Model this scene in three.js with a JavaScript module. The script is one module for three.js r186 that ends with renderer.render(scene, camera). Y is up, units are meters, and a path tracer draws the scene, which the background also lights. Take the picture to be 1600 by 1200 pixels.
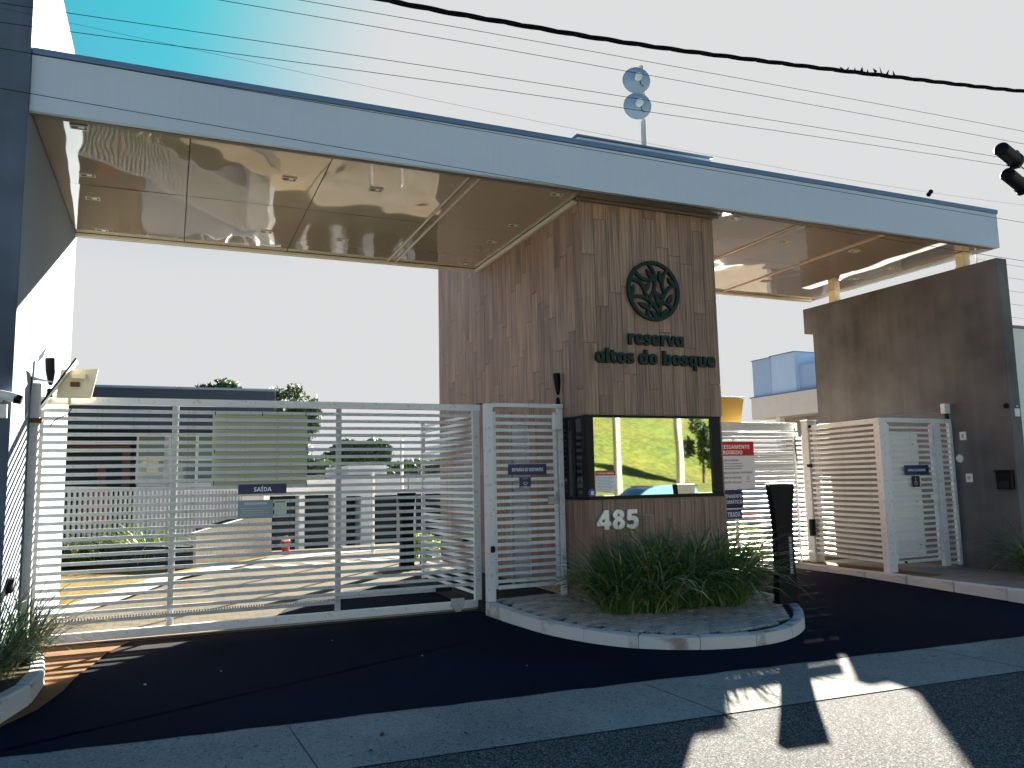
import * as THREE from 'three';
import { FontLoader } from 'three/addons/loaders/FontLoader.js';
import { TextGeometry } from 'three/addons/geometries/TextGeometry.js';
import { mergeGeometries, toCreasedNormals } from 'three/addons/utils/BufferGeometryUtils.js';
import { RoundedBoxGeometry } from 'three/addons/geometries/RoundedBoxGeometry.js';

// ---------------------------------------------------------------- camera, sky, sun, exposure
const scene = new THREE.Scene();
const D2R = Math.PI / 180;
const camera = new THREE.PerspectiveCamera(51.64, 4 / 3, 0.1, 1200);
camera.rotation.order = 'YXZ';
camera.rotation.set(6.853 * D2R, -23.317 * D2R, -1.167 * D2R);
camera.position.set(0, 1.6, 0);

const EXPOSURE = 8;
const renderer = new THREE.WebGLRenderer({ antialias: true });
renderer.toneMapping = THREE.LinearToneMapping;
renderer.toneMappingExposure = EXPOSURE;
renderer.shadowMap.enabled = true;

const SUN_AZ = 41 * D2R, SUN_EL = 19 * D2R;       // azimuth measured from -z towards +x
const SUN = new THREE.Vector3(Math.sin(SUN_AZ) * Math.cos(SUN_EL), Math.sin(SUN_EL), -Math.cos(SUN_AZ) * Math.cos(SUN_EL));
const smooth = (a, b, x) => { const t = Math.min(1, Math.max(0, (x - a) / (b - a))); return t * t * (3 - 2 * t); };
{
  const W = 512, H = 256, data = new Float32Array(W * H * 4), d = new THREE.Vector3();
  const mix = (a, b, t) => a.map((v, i) => v + (b[i] - v) * t);
  for (let j = 0; j < H; j++) for (let i = 0; i < W; i++) {
    const el = ((j + 0.5) / H - 0.5) * Math.PI, az = ((i + 0.5) / W - 0.5) * 2 * Math.PI;
    d.set(Math.cos(el) * Math.cos(az), Math.sin(el), Math.cos(el) * Math.sin(az));
    const ang = Math.acos(Math.min(1, Math.max(-1, d.dot(SUN)))) / D2R, e = el / D2R;
    let c = mix([0.05, 0.63, 0.68], [0.035, 0.15, 0.38], smooth(38, 62, ang));     // turquoise, deeper away from the sun
    c = mix(c, [0.22, 0.44, 0.82], 1 - smooth(2, 40, Math.max(0, e)));              // pale haze towards the horizon
    c = mix(c, [0.73, 0.735, 0.74], 1 - smooth(25, 40, ang));                       // white glare round the sun
    c = mix(c, [0.73, 0.735, 0.74], (1 - smooth(13, 26, Math.max(0, e))) * (1 - smooth(45, 95, ang)));
    if (e < 0) c = mix(c, [0.12, 0.11, 0.09], smooth(0, 4, -e));
    const o = (j * W + i) * 4;
    for (let k = 0; k < 3; k++) data[o + k] = c[k] / EXPOSURE;
    data[o + 3] = 1;
  }
  const sky = new THREE.DataTexture(data, W, H, THREE.RGBAFormat, THREE.FloatType);
  sky.mapping = THREE.EquirectangularReflectionMapping;
  sky.magFilter = THREE.LinearFilter; sky.minFilter = THREE.LinearFilter; sky.wrapS = THREE.RepeatWrapping; sky.needsUpdate = true;
  scene.background = sky; scene.environment = sky;
}
const sun = new THREE.DirectionalLight(new THREE.Color().setRGB(1, 0.93, 0.8), 5);
sun.position.copy(SUN).multiplyScalar(60).add(new THREE.Vector3(5, 0, -8));
sun.target.position.set(5, 0, -8);
sun.castShadow = true; sun.shadow.mapSize.set(4096, 4096); sun.shadow.bias = -0.0004;
Object.assign(sun.shadow.camera, { left: -28, right: 28, top: 22, bottom: -22, near: 1, far: 140 });
scene.add(sun, sun.target);

// ---------------------------------------------------------------- helpers
function rng(seed) { let s = seed | 0; return () => { s = (s + 0x6d2b79f5) | 0; let t = Math.imul(s ^ (s >>> 15), 1 | s); t = (t + Math.imul(t ^ (t >>> 7), 61 | t)) ^ t; return ((t ^ (t >>> 14)) >>> 0) / 4294967296; }; }
const hash = (x, y, s) => { let h = Math.imul(x, 374761393) ^ Math.imul(y, 668265263) ^ Math.imul(s, 2147483647 - 58); h = Math.imul(h ^ (h >>> 13), 1274126177); return ((h ^ (h >>> 16)) >>> 0) / 4294967296; };
function vn(x, y, px, py, s) {                      // periodic value noise
  const xi = Math.floor(x), yi = Math.floor(y), fx = x - xi, fy = y - yi, u = fx * fx * (3 - 2 * fx), v = fy * fy * (3 - 2 * fy);
  const m = (a, p) => ((a % p) + p) % p, x0 = m(xi, px), x1 = m(xi + 1, px), y0 = m(yi, py), y1 = m(yi + 1, py);
  const a = hash(x0, y0, s), b = hash(x1, y0, s), c = hash(x0, y1, s), d = hash(x1, y1, s);
  return a + (b - a) * u + (c - a) * v + (a - b - c + d) * u * v;
}
const fbm = (x, y, p, s, n = 4) => { let f = 0, a = 0.5, t = 0, q = p; for (let i = 0; i < n; i++) { f += a * vn(x * q, y * q, q, q, s + i * 17); t += a; a *= 0.5; q *= 2; } return f / t; };
function tex(w, h, fn, rx, ry, srgb = true) {       // fn(u, v) -> [r, g, b] in 0..1 of the written (sRGB or data) value
  const data = new Uint8Array(w * h * 4);
  for (let j = 0; j < h; j++) for (let i = 0; i < w; i++) {
    const c = fn((i + 0.5) / w, (j + 0.5) / h), o = (j * w + i) * 4;
    for (let k = 0; k < 3; k++) data[o + k] = Math.max(0, Math.min(255, Math.round(c[k] * 255)));
    data[o + 3] = 255;
  }
  const t = new THREE.DataTexture(data, w, h);
  t.wrapS = t.wrapT = THREE.RepeatWrapping; t.magFilter = THREE.LinearFilter; t.minFilter = THREE.LinearMipmapLinearFilter; t.generateMipmaps = true;
  if (srgb) t.colorSpace = THREE.SRGBColorSpace;
  t.repeat.set(1 / rx, 1 / ry); t.needsUpdate = true;
  return t;
}
const l2s = (x) => (x <= 0.0031308 ? x * 12.92 : 1.055 * Math.pow(x, 1 / 2.4) - 0.055);
const lin = (r, g, b) => [l2s(r), l2s(g), l2s(b)];
const C = (r, g, b) => new THREE.Color().setRGB(r, g, b);
const std = (o) => new THREE.MeshStandardMaterial({ roughness: 0.8, ...o });
const phys = (o) => new THREE.MeshPhysicalMaterial({ roughness: 0.8, ...o });
const gray = (v) => [v, v, v];

// metric texture coordinates from positions, by the dominant normal
function uvm(g, ox = 0, oy = 0) {
  if (g.index) g = g.toNonIndexed();
  const p = g.attributes.position, n = g.attributes.normal, uv = new Float32Array(p.count * 2);
  for (let i = 0; i < p.count; i++) {
    const ax = Math.abs(n.getX(i)), ay = Math.abs(n.getY(i)), az = Math.abs(n.getZ(i)), x = p.getX(i), y = p.getY(i), z = p.getZ(i);
    const [u, v] = ay >= ax && ay >= az ? [x, z] : ax >= az ? [z, y] : [x, y];
    uv[2 * i] = u + ox; uv[2 * i + 1] = v + oy;
  }
  g.setAttribute('uv', new THREE.BufferAttribute(uv, 2));
  return g;
}
const names = new Map();
const numbered = (n) => { const k = names.get(n) || 0; names.set(n, k + 1); return k ? n + '_' + String(k).padStart(3, '0') : n; };
function tag(o, label, category, group, kind) { if (label) o.userData.label = label; if (category) o.userData.category = category; if (group) o.userData.group = group; if (kind) o.userData.kind = kind; return o; }
function mk(name, geo, mat) { const m = new THREE.Mesh(geo, mat); m.name = name; m.castShadow = m.receiveShadow = true; return m; }
function thing(name, label, category, x, y, z, group) { const g = new THREE.Group(); g.name = numbered(name); g.position.set(x, y, z); scene.add(g); return tag(g, label, category, group); }
function solo(name, geo, mat, label, category, group) { const m = mk(numbered(name), geo, mat); scene.add(m); return tag(m, label, category, group); }
function struct(name, geo, mat) { const m = mk(numbered(name), geo, mat); scene.add(m); m.userData.kind = 'structure'; return m; }
// a part of thing t (or of a part whose world base is known), placed at world x, y, z
function part(t, name, geo, mat, x = 0, y = 0, z = 0, ry = 0) {
  const m = mk(name, geo, mat), b = new THREE.Vector3(); let o = t; while (o && o !== scene) { b.add(o.position); o = o.parent; }
  m.position.set(x - b.x, y - b.y, z - b.z); m.rotation.y = ry; t.add(m); return m;
}
const box = (w, h, d) => uvm(new THREE.BoxGeometry(w, h, d));
const rbox = (w, h, d, r = 0.006) => uvm(new RoundedBoxGeometry(w, h, d, 2, Math.min(r, w / 2.1, h / 2.1, d / 2.1)));
const bx = (x0, x1, y0, y1, z0, z1, r) => { const g = r ? rbox(x1 - x0, y1 - y0, z1 - z0, r) : box(x1 - x0, y1 - y0, z1 - z0); return [g, (x0 + x1) / 2, (y0 + y1) / 2, (z0 + z1) / 2]; };
function block(t, name, mat, x0, x1, y0, y1, z0, z1, r) { const [g, x, y, z] = bx(x0, x1, y0, y1, z0, z1, r); return part(t, name, g, mat, x, y, z); }
function tube(pts, r, seg = 24, rad = 6) { return new THREE.TubeGeometry(new THREE.CatmullRomCurve3(pts.map((p) => new THREE.Vector3(...p))), seg, r, rad, false); }
const cyl = (r0, r1, h, n = 20) => new THREE.CylinderGeometry(r0, r1, h, n);
const hgt = (z) => (z > -6.4 ? -0.2 : z > -10.2 ? -0.2 + (-6.4 - z) / 3.8 * 0.1 : z > -22 ? -0.1 : z > -34 ? -0.1 - (-22 - z) / 12 * 1.5 : -1.6);
// a sheet over a polygon outline (x, z), lying dy above the terrain; gridded so that it follows the slope
function sheet(outline, dy, step = 0.5, color) {
  const shape = new THREE.Shape(outline.map(([x, z]) => new THREE.Vector2(x, -z)));
  let xs = outline.map((p) => p[0]), zs = outline.map((p) => p[1]);
  const pos = [], col = [], tris = THREE.ShapeUtils.triangulateShape(shape.getPoints(), []), pts = shape.getPoints();
  const emit = (x, z) => { pos.push(x, hgt(z) + dy, z); if (color) col.push(...color(x, z)); };
  const clip = (poly, z, keep) => { const out = []; for (let i = 0; i < poly.length; i++) { const a = poly[i], b = poly[(i + 1) % poly.length], ia = keep * (a[1] - z) >= 0, ib = keep * (b[1] - z) >= 0; if (ia) out.push(a); if (ia !== ib) { const t = (z - a[1]) / (b[1] - a[1]); out.push([a[0] + (b[0] - a[0]) * t, z]); } } return out; };
  const clipx = (poly, x, keep) => clip(poly.map(([a, b]) => [b, a]), x, keep).map(([a, b]) => [b, a]);
  const zmin = Math.min(...zs), zmax = Math.max(...zs), xmin = Math.min(...xs), xmax = Math.max(...xs);
  const cuts = [-6.4, -10.2, -22, -34].filter((z) => z > zmin && z < zmax);
  if (step) for (let z = zmin + step; z < zmax; z += step) cuts.push(z);
  cuts.sort((a, b) => a - b);
  const xc = []; if (step) for (let x = xmin + step; x < xmax; x += step) xc.push(x);
  for (const t of tris) {
    let polys = [[...t.map((i) => [pts[i].x, -pts[i].y])]];
    for (const z of cuts) polys = polys.flatMap((p) => [clip(p, z, 1), clip(p, z, -1)].filter((q) => q.length > 2));
    for (const x of xc) polys = polys.flatMap((p) => [clipx(p, x, 1), clipx(p, x, -1)].filter((q) => q.length > 2));
    for (const p of polys) for (let i = 1; i + 1 < p.length; i++) {
      const [a, b, c] = [p[0], p[i], p[i + 1]], cr = (b[0] - a[0]) * (c[1] - a[1]) - (b[1] - a[1]) * (c[0] - a[0]);
      if (Math.abs(cr) < 1e-9) continue;
      for (const q of cr < 0 ? [a, b, c] : [a, c, b]) emit(q[0], q[1]);
    }
  }
  const g = new THREE.BufferGeometry();
  g.setAttribute('position', new THREE.Float32BufferAttribute(pos, 3));
  if (color) g.setAttribute('color', new THREE.Float32BufferAttribute(col, 3));
  g.computeVertexNormals();
  return uvm(g);
}

// ---------------------------------------------------------------- materials
const T = {};
T.fine = tex(512, 512, (u, v) => gray(0.35 + 0.3 * fbm(u, v, 16, 3, 5) + 0.35 * hash(Math.floor(u * 512), Math.floor(v * 512), 5)), 1.2, 1.2, false);
T.soft = tex(512, 512, (u, v) => gray(fbm(u, v, 4, 11, 6)), 2.2, 2.2, false);
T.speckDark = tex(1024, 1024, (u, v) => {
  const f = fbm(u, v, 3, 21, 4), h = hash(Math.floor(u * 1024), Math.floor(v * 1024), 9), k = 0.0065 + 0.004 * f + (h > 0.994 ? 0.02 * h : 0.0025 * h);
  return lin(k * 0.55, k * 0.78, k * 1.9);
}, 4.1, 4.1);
T.road = tex(1024, 1024, (u, v) => {
  const n = vn(u * 300, v * 300, 300, 300, 41), m = vn(u * 520, v * 520, 520, 520, 42), f = fbm(u, v, 3, 43, 4);
  const k = 0.012 + 0.46 * Math.pow(n * 0.55 + m * 0.45, 3.0) * (0.8 + 0.4 * f);
  return lin(k * 0.97, k * 0.97, k * 0.98);
}, 2.4, 2.4);
T.concrete = tex(1024, 1024, (u, v) => {
  const f = fbm(u, v, 4, 51, 6), n = hash(Math.floor(u * 1024), Math.floor(v * 1024), 52), p = vn(u * 140, v * 140, 140, 140, 53), q = vn(u * 330, v * 330, 330, 330, 54);
  const k = 0.245 + 0.17 * (f - 0.5) + 0.08 * (n - 0.5) + 0.15 * (q - 0.5) - (p > 0.88 ? 0.12 : 0);
  return lin(k, k * 0.965, k * 0.9);
}, 3, 3);
T.kerb = tex(512, 512, (u, v) => {
  const f = fbm(u, v, 5, 61, 6), g = fbm(u, v, 12, 67, 4), wear = smooth(0.55, 0.72, f * 0.6 + g * 0.4), n = hash(Math.floor(u * 512), Math.floor(v * 512), 62);
  const k = 0.60 - 0.05 * n;
  return lin(k + (0.28 - k) * wear, k * 0.98 + (0.24 - k * 0.98) * wear, k * 0.93 + (0.19 - k * 0.93) * wear);
}, 1.7, 1.7);
T.wall = tex(1024, 1024, (u, v) => {
  const f = fbm(u, v, 3, 71, 6), g = fbm(u, v, 9, 72, 5), st = vn(u * 60 + f, v * 3, 60, 3, 73), k = Math.max(0.03, 0.105 + 0.11 * (f - 0.5) + 0.09 * (g - 0.5) + 0.022 * (st - 0.5));
  return lin(k, k * 0.99, k * 0.98);
}, 4.3, 4.3);
T.wallPale = tex(512, 512, (u, v) => { const f = fbm(u, v, 3, 75, 6), k = 0.24 + 0.05 * (f - 0.5); return lin(k * 0.82, k, k * 1.22); }, 3.7, 3.7);
T.plaster = tex(512, 512, (u, v) => { const f = fbm(u, v, 3, 81, 6), st = fbm(u, v * 0.12, 24, 82, 3), k = 0.78 + 0.08 * (f - 0.5) - 0.10 * Math.max(0, st - 0.55); return lin(k, k, k * 0.98); }, 5, 5);
T.paint = tex(512, 512, (u, v) => { const f = fbm(u, v, 5, 91, 5), sp = fbm(u, v, 30, 92, 3), k = 0.68 + 0.06 * (f - 0.5) - (sp > 0.70 ? 0.10 : 0); return lin(k, k * (sp > 0.70 ? 0.93 : 1), k * (sp > 0.7 ? 0.84 : 0.985)); }, 1.6, 1.6);
T.fascia = tex(1024, 256, (u, v) => { const f = fbm(u, v, 4, 95, 5), st = vn(u * 220, v * 3, 220, 3, 96), k = 0.61 + 0.05 * (f - 0.5) - 0.035 * Math.max(0, st - 0.6); return lin(k * 0.84, k * 0.97, k * 1.13); }, 7, 1.7);
T.wood = tex(512, 1024, (u, v) => {
  const warp = (fbm(u, v, 3, 101, 3) - 0.5) * 0.035, s = vn((u + warp) * 40, v * 3, 40, 3, 102) * 0.5 + vn((u + warp * 0.6) * 110, v * 6, 110, 6, 103) * 0.3 + vn((u + warp) * 240, v * 14, 240, 14, 104) * 0.2;
  const bl = fbm(u, v * 0.5, 4, 107, 3), k = 0.53 + 0.80 * (s - 0.5) + 0.30 * (bl - 0.5);
  return lin(1.38 * k - 0.01, 1.16 * k, 1.0 * k);
}, 0.8, 1.9);
T.dirt = tex(512, 512, (u, v) => { const f = fbm(u, v, 5, 111, 6), n = hash(Math.floor(u * 512), Math.floor(v * 512), 112), k = 0.75 + 0.5 * (f - 0.5) + 0.25 * (n - 0.5); return lin(0.25 * k, 0.135 * k, 0.062 * k); }, 1.3, 1.3);
T.pavedYellow = tex(1024, 1024, (u, v) => {
  const r = Math.floor(v * 24), uu = u * 12 + (r % 2) * 0.5, c = Math.floor(uu), fu = uu - c, fv = v * 24 - r, j = fu < 0.05 || fv < 0.09, k = (j ? 0.45 : 1) * (0.8 + 0.35 * hash(c % 12, r, 121)) * (0.85 + 0.3 * fbm(u, v, 8, 122, 4));
  return lin(0.185 * k, 0.132 * k, 0.036 * k);
}, 2.4, 2.4);
T.pavedBrown = tex(1024, 1024, (u, v) => {
  const r = Math.floor(v * 24), uu = u * 12 + (r % 2) * 0.5, c = Math.floor(uu), fu = uu - c, fv = v * 24 - r, j = fu < 0.05 || fv < 0.09, k = (j ? 0.5 : 1) * (0.8 + 0.35 * hash(c % 12, r, 131)) * (0.8 + 0.4 * fbm(u, v, 4, 132, 4));
  return lin(0.105 * k, 0.088 * k, 0.064 * k);
}, 2.4, 2.4);
T.grass = tex(1024, 1024, (u, v) => { const f = fbm(u, v, 4, 141, 5), g = fbm(u, v, 40, 142, 3), y = fbm(u, v, 3, 143, 3), k = 0.55 + 0.9 * (g - 0.35) * 1.1 + 0.4 * (f - 0.5); return lin((0.07 + 0.075 * y) * k, 0.130 * k, 0.012 * k); }, 9, 9);
T.soil = tex(512, 512, (u, v) => { const k = 0.6 + 0.8 * fbm(u, v, 8, 151, 5); return lin(0.11 * k, 0.085 * k, 0.055 * k); }, 3, 3);
T.bark = tex(256, 512, (u, v) => { const k = 0.5 + vn(u * 24, v * 5, 24, 5, 161); return lin(0.09 * k, 0.065 * k, 0.045 * k); }, 0.6, 1.2);

const M = {
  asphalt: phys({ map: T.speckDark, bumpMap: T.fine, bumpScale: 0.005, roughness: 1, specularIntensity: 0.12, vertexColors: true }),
  road: phys({ map: T.road, bumpMap: T.fine, bumpScale: 0.004, roughness: 1, specularIntensity: 0.25 }),
  concrete: phys({ map: T.concrete, bumpMap: T.fine, bumpScale: 0.003, roughness: 1, specularIntensity: 0.25 }),
  kerb: std({ map: T.kerb, bumpMap: T.soft, bumpScale: 0.012, roughness: 0.9 }),
  wall: std({ map: T.wall, bumpMap: T.soft, bumpScale: 0.008, roughness: 0.85 }),
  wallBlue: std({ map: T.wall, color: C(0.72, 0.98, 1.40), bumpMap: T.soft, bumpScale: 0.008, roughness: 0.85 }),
  wallPale: std({ map: T.wallPale, bumpMap: T.soft, bumpScale: 0.008, roughness: 0.85 }),
  plaster: std({ map: T.plaster, roughness: 0.9 }),
  plasterWarm: std({ map: T.plaster, color: C(0.92, 0.82, 0.70), roughness: 0.9 }),
  paint: std({ map: T.paint, roughness: 0.45 }),
  paintShaded: std({ map: T.paint, color: C(0.76, 0.78, 0.79), roughness: 0.5 }),  // same gate paint greyed, the shade on the exit slats put into the colour
  paintGrey: std({ map: T.paint, color: C(0.62, 0.64, 0.64), roughness: 0.5 }),
  fascia: std({ map: T.fascia, roughness: 0.55 }),
  capBlue: std({ color: C(0.16, 0.23, 0.33), roughness: 0.4, metalness: 0.4 }),
  soffit: phys({ color: C(0.33, 0.255, 0.165), roughness: 0.05, ior: 1.75, clearcoat: 1, clearcoatRoughness: 0.02 }),
  soffitTrim: std({ color: C(0.55, 0.47, 0.36), roughness: 0.35 }),
  trimDark: std({ color: C(0.13, 0.10, 0.075), roughness: 0.6 }),
  cream: std({ color: C(0.72, 0.62, 0.42), roughness: 0.6 }),
  gap: std({ color: C(0.03, 0.028, 0.025), roughness: 0.9 }),
  black: phys({ color: C(0.003, 0.003, 0.0045), roughness: 0.5, specularIntensity: 0.35 }),
  blackFrame: phys({ color: C(0.003, 0.003, 0.0055), roughness: 0.4, specularIntensity: 0.4 }),
  rubber: std({ color: C(0.012, 0.012, 0.014), roughness: 0.8 }),
  mirrorGlass: phys({ color: C(0.78, 0.80, 0.68), metalness: 1, roughness: 0.02 }),
  darkGlass: phys({ color: C(0.012, 0.014, 0.018), roughness: 0.03, ior: 1.6 }),
  whitePlastic: std({ color: C(0.72, 0.72, 0.70), roughness: 0.5 }),
  sheet: phys({ color: C(0.80, 0.81, 0.82), roughness: 0.5, transmission: 0.25, thickness: 0, side: THREE.DoubleSide }),
  beigePlate: std({ color: C(0.40, 0.42, 0.30), roughness: 0.6 }),
  steel: std({ color: C(0.35, 0.36, 0.37), metalness: 0.6, roughness: 0.45 }),
  rust: std({ map: T.dirt, color: C(0.6, 0.4, 0.3), roughness: 0.9 }),
  green: phys({ color: C(0.004, 0.022, 0.018), roughness: 0.5, specularIntensity: 0.5 }),
  digit: std({ color: C(0.70, 0.69, 0.66), metalness: 0.25, roughness: 0.35 }),
  navy: std({ color: C(0.012, 0.014, 0.055), roughness: 0.5 }),
  dirt: phys({ specularIntensity: 0.2, map: T.dirt, bumpMap: T.soft, bumpScale: 0.02, roughness: 1 }),
  pavedYellow: phys({ map: T.pavedYellow, roughness: 1, specularIntensity: 0.1 }),
  pavedBrown: phys({ map: T.pavedBrown, roughness: 1, specularIntensity: 0.1 }),
  roadPaint: phys({ specularIntensity: 0.3, map: T.kerb, color: C(0.55, 0.54, 0.52), roughness: 0.8 }),
  grass: std({ map: T.grass, roughness: 1, bumpMap: T.soft, bumpScale: 0.05 }),
  soil: phys({ map: T.soil, roughness: 1, specularIntensity: 0.1 }),
  bark: std({ map: T.bark, roughness: 1 }),
  leaf: phys({ vertexColors: true, roughness: 0.7, transmission: 0.3, thickness: 0, side: THREE.DoubleSide }),
  blade: phys({ vertexColors: true, roughness: 0.55, transmission: 0.25, thickness: 0, side: THREE.DoubleSide }),
  slate: std({ color: C(0.030, 0.048, 0.075), roughness: 0.7 }),
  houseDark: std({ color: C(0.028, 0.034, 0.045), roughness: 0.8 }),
  brick: std({ color: C(0.16, 0.05, 0.035), roughness: 0.8 }),
  winGlass: phys({ color: C(0.10, 0.15, 0.18), roughness: 0.05, ior: 1.6 }),
  red: std({ color: C(0.45, 0.012, 0.015), roughness: 0.4 }),
  cable: phys({ color: C(0.008, 0.009, 0.014), roughness: 1, specularIntensity: 0.1 }),
  dish: std({ color: C(0.27, 0.38, 0.48), roughness: 0.35 }),
  pole: std({ map: T.concrete, color: C(1.3, 1.25, 1.0), roughness: 0.8 }),
};
const WOODS = [[0.37, 0.265, 0.205], [0.41, 0.30, 0.235], [0.34, 0.24, 0.185], [0.39, 0.285, 0.225], [0.31, 0.225, 0.18], [0.42, 0.31, 0.24], [0.36, 0.265, 0.22]]
  .map((c) => std({ map: T.wood, color: C(...c), bumpMap: T.wood, bumpScale: 0.0015, roughness: 0.55 }));

// ---------------------------------------------------------------- the ground
{
  const zs = [600, 100, 40, 14, 4, -3, -6.4, -8, -10.2, -14, -18, -22, -26, -30, -34, -60, -150, -600], xs = [-600, -150, -50, -20, -8, 0, 8, 16, 30, 60, 150, 600];
  const pos = [], idx = [];
  for (const z of zs) for (const x of xs) pos.push(x, hgt(z) - 0.035, z);
  for (let j = 0; j + 1 < zs.length; j++) for (let i = 0; i + 1 < xs.length; i++) { const a = j * xs.length + i, b = a + 1, c = a + xs.length, d = c + 1; idx.push(a, b, c, b, d, c); }
  const g = new THREE.BufferGeometry(); g.setAttribute('position', new THREE.Float32BufferAttribute(pos, 3)); g.setIndex(idx); g.computeVertexNormals();
  struct('ground', uvm(g), M.soil);
}
// old street surface, concrete gutter strip, new driveway asphalt
struct('street', sheet([[-60, -2.4], [-1, -5.39], [1.12, -5.29], [7.11, -5.0], [9, -4.93], [70, -2.2], [70, 8.6], [-60, 8.6]], -0.006, 0), M.road);
{
  const edge = [], r = rng(5);
  for (let x = -1.4; x <= 10.6; x += 0.22) edge.push([x, -6.54 + 0.0586 * (x + 1) + (r() - 0.5) * 0.035]);
  const gut = struct('gutter', sheet([[-60, -9.9], ...edge, [70, -2.35], [70, -1.2], [9, -4.93], [7.11, -5.0], [1.12, -5.29], [-1, -5.39], [-60, -8.4]].filter(([x, z]) => true), 0, 0), M.concrete);
  // joint lines cut across the strip
  for (const x of [0.9, 3.9, 7.2, 10.4]) { const z = -6.5 + 0.0586 * (x + 1); const j = mk('joint', box(0.007, 0.004, 1.16), M.gap); j.position.set(x, -0.2, z + 0.62); j.rotation.y = 0.05; gut.add(j); }
  const dust = (x, z) => {                                                     // reddish dust that has settled on the asphalt
    const n = fbm(((x * 0.11) % 1 + 1) % 1, ((z * 0.11) % 1 + 1) % 1, 8, 201, 4);
    let d = 0.55 * smooth(-9.35, -10.15, z) * (1.4 - smooth(-1, 4, x)) * (0.4 + n) + 0.5 * smooth(0.5, -1.0, x) * smooth(-8.6, -9.8, z) + 0.35 * smooth(-10.5, -11.4, z) * smooth(8.5, 9.5, x);
    d = Math.min(1, d) * 0.9; const p = 0.8 + 0.55 * n;
    return [p + d * 14, p + d * 6.5, p + d * 1.2];
  };
  struct('driveway', sheet([[-1.36, -10.16], [-1.36, -6.5], ...edge, [10.52, -5.9], [10.52, -11.5], [9, -11.62], [4.0, -10.16]], 0.004, 0.25, dust), M.asphalt);
  struct('gate_threshold', sheet([[-1.36, -10.62], [-1.36, -10.0], [3.9, -10.0], [3.9, -10.62]], 0.010, 0), M.dirt);
}
// inside the gate
struct('paved_road', sheet([[-1.3, -10.5], [3.75, -10.5], [3.95, -13], [10.4, -11.6], [13, -14], [26, -21], [7.5, -23.5], [6.5, -34], [3.8, -34], [4.3, -21.5], [2.4, -19.2], [0.4, -16.3], [-0.5, -13.8], [-1.3, -12.2]], -0.004, 0), M.pavedBrown);
struct('pavement', sheet([[-9, -12.6], [-1.36, -12.0], [-0.85, -13.9], [0.1, -16.6], [2.1, -19.6], [2.0, -20.6], [-9, -20.6]], 0.0, 0), M.pavedYellow);
{
  const band = [[-1.38, -12.25], [-0.75, -13.9], [0.15, -16.5], [1.5, -18.3], [3.4, -19.6], [6.2, -20.6]], w = 0.42, L = [], R = [];
  band.forEach(([x, z], i) => { const a = band[Math.max(0, i - 1)], b = band[Math.min(band.length - 1, i + 1)], dx = b[0] - a[0], dz = b[1] - a[1], l = Math.hypot(dx, dz); L.push([x + dz / l * w, z - dx / l * w]); R.push([x - dz / l * w * 0.4, z + dx / l * w * 0.4]); });
  struct('gutter_edge', sheet([...L, ...R.reverse()], 0.008, 0), M.roadPaint);
  const cross = thing('road_marking', 'row of white painted blocks across the paved road behind the exit gate', 'road marking', 2.6, hgt(-17), -17);
  for (let i = 0; i < 9; i++) { const x = 1.1 + i * 0.62, z = -16.9 - i * 0.06; part(cross, 'painted_block', sheet([[x, z], [x + 0.34, z], [x + 0.02, z - 0.75], [x - 0.32, z - 0.75]], 0, 0).translate(-x, -hgt(z), -z), M.roadPaint, x, hgt(z) + 0.006, z); }
}
struct('asphalt_shade_patch', sheet([[1.2, -10.62], [3.74, -10.62], [3.84, -12.0], [3.6, -12.8], [3.35, -13.3], [1.8, -12.3]], 0.004, 0.25, () => [1, 1, 1]), M.asphalt);  // dark sheet for new asphalt, with tower shade on the ground painted in
// right pavement with kerb stones, paving stones near its kerb
{
  const g = struct('pavement', bx(10.62, 40, -0.3, -0.03, -11.6, -5.1)[0], M.concrete); g.position.set(25.31, -0.165, -8.35);
  const k = struct('kerb', box(0.02, 0.02, 0.02), M.kerb); k.position.set(10.56, -0.1, -8.5);
  const r = rng(31);
  for (let i = 0; i < 8; i++) { const z1 = -11.5 + i * 0.8; const s = mk('kerb_stone', rbox(0.15, 0.24, 0.79, 0.025), M.kerb); s.position.set(10.54 + (r() - 0.5) * 0.01 - k.position.x, -0.12 - k.position.y + (r() - 0.5) * 0.008, z1 + 0.4 - k.position.z); s.rotation.y = (r() - 0.5) * 0.01; k.add(s); }
  const mats = [0.85, 1, 1.12].map((c) => std({ map: T.concrete, color: C(0.95 * c, 0.84 * c, 0.74 * c), roughness: 0.95 }));
  const pg = rbox(0.394, 0.05, 0.394, 0.008);
  for (let i = 0; i < 12; i++) for (let j = 0; j < 14; j++) { const x = 10.84 + i * 0.4, z = -11.3 + j * 0.4; if (x > 12.3 && z < -8.4) continue; const p = mk('paving_slab', pg, mats[Math.floor(r() * 3)]); p.position.set(x - 25.31, -0.03 + (r() - 0.5) * 0.004 + 0.165, z + 8.35); g.add(p); }
}
{ const m = struct('dirt_patch', uvm(new THREE.BoxGeometry(0.3, 0.006, 2.6)), M.dirt); m.position.set(10.78, 0.002, -10.2); m.rotation.y = 0.05; }
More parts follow.
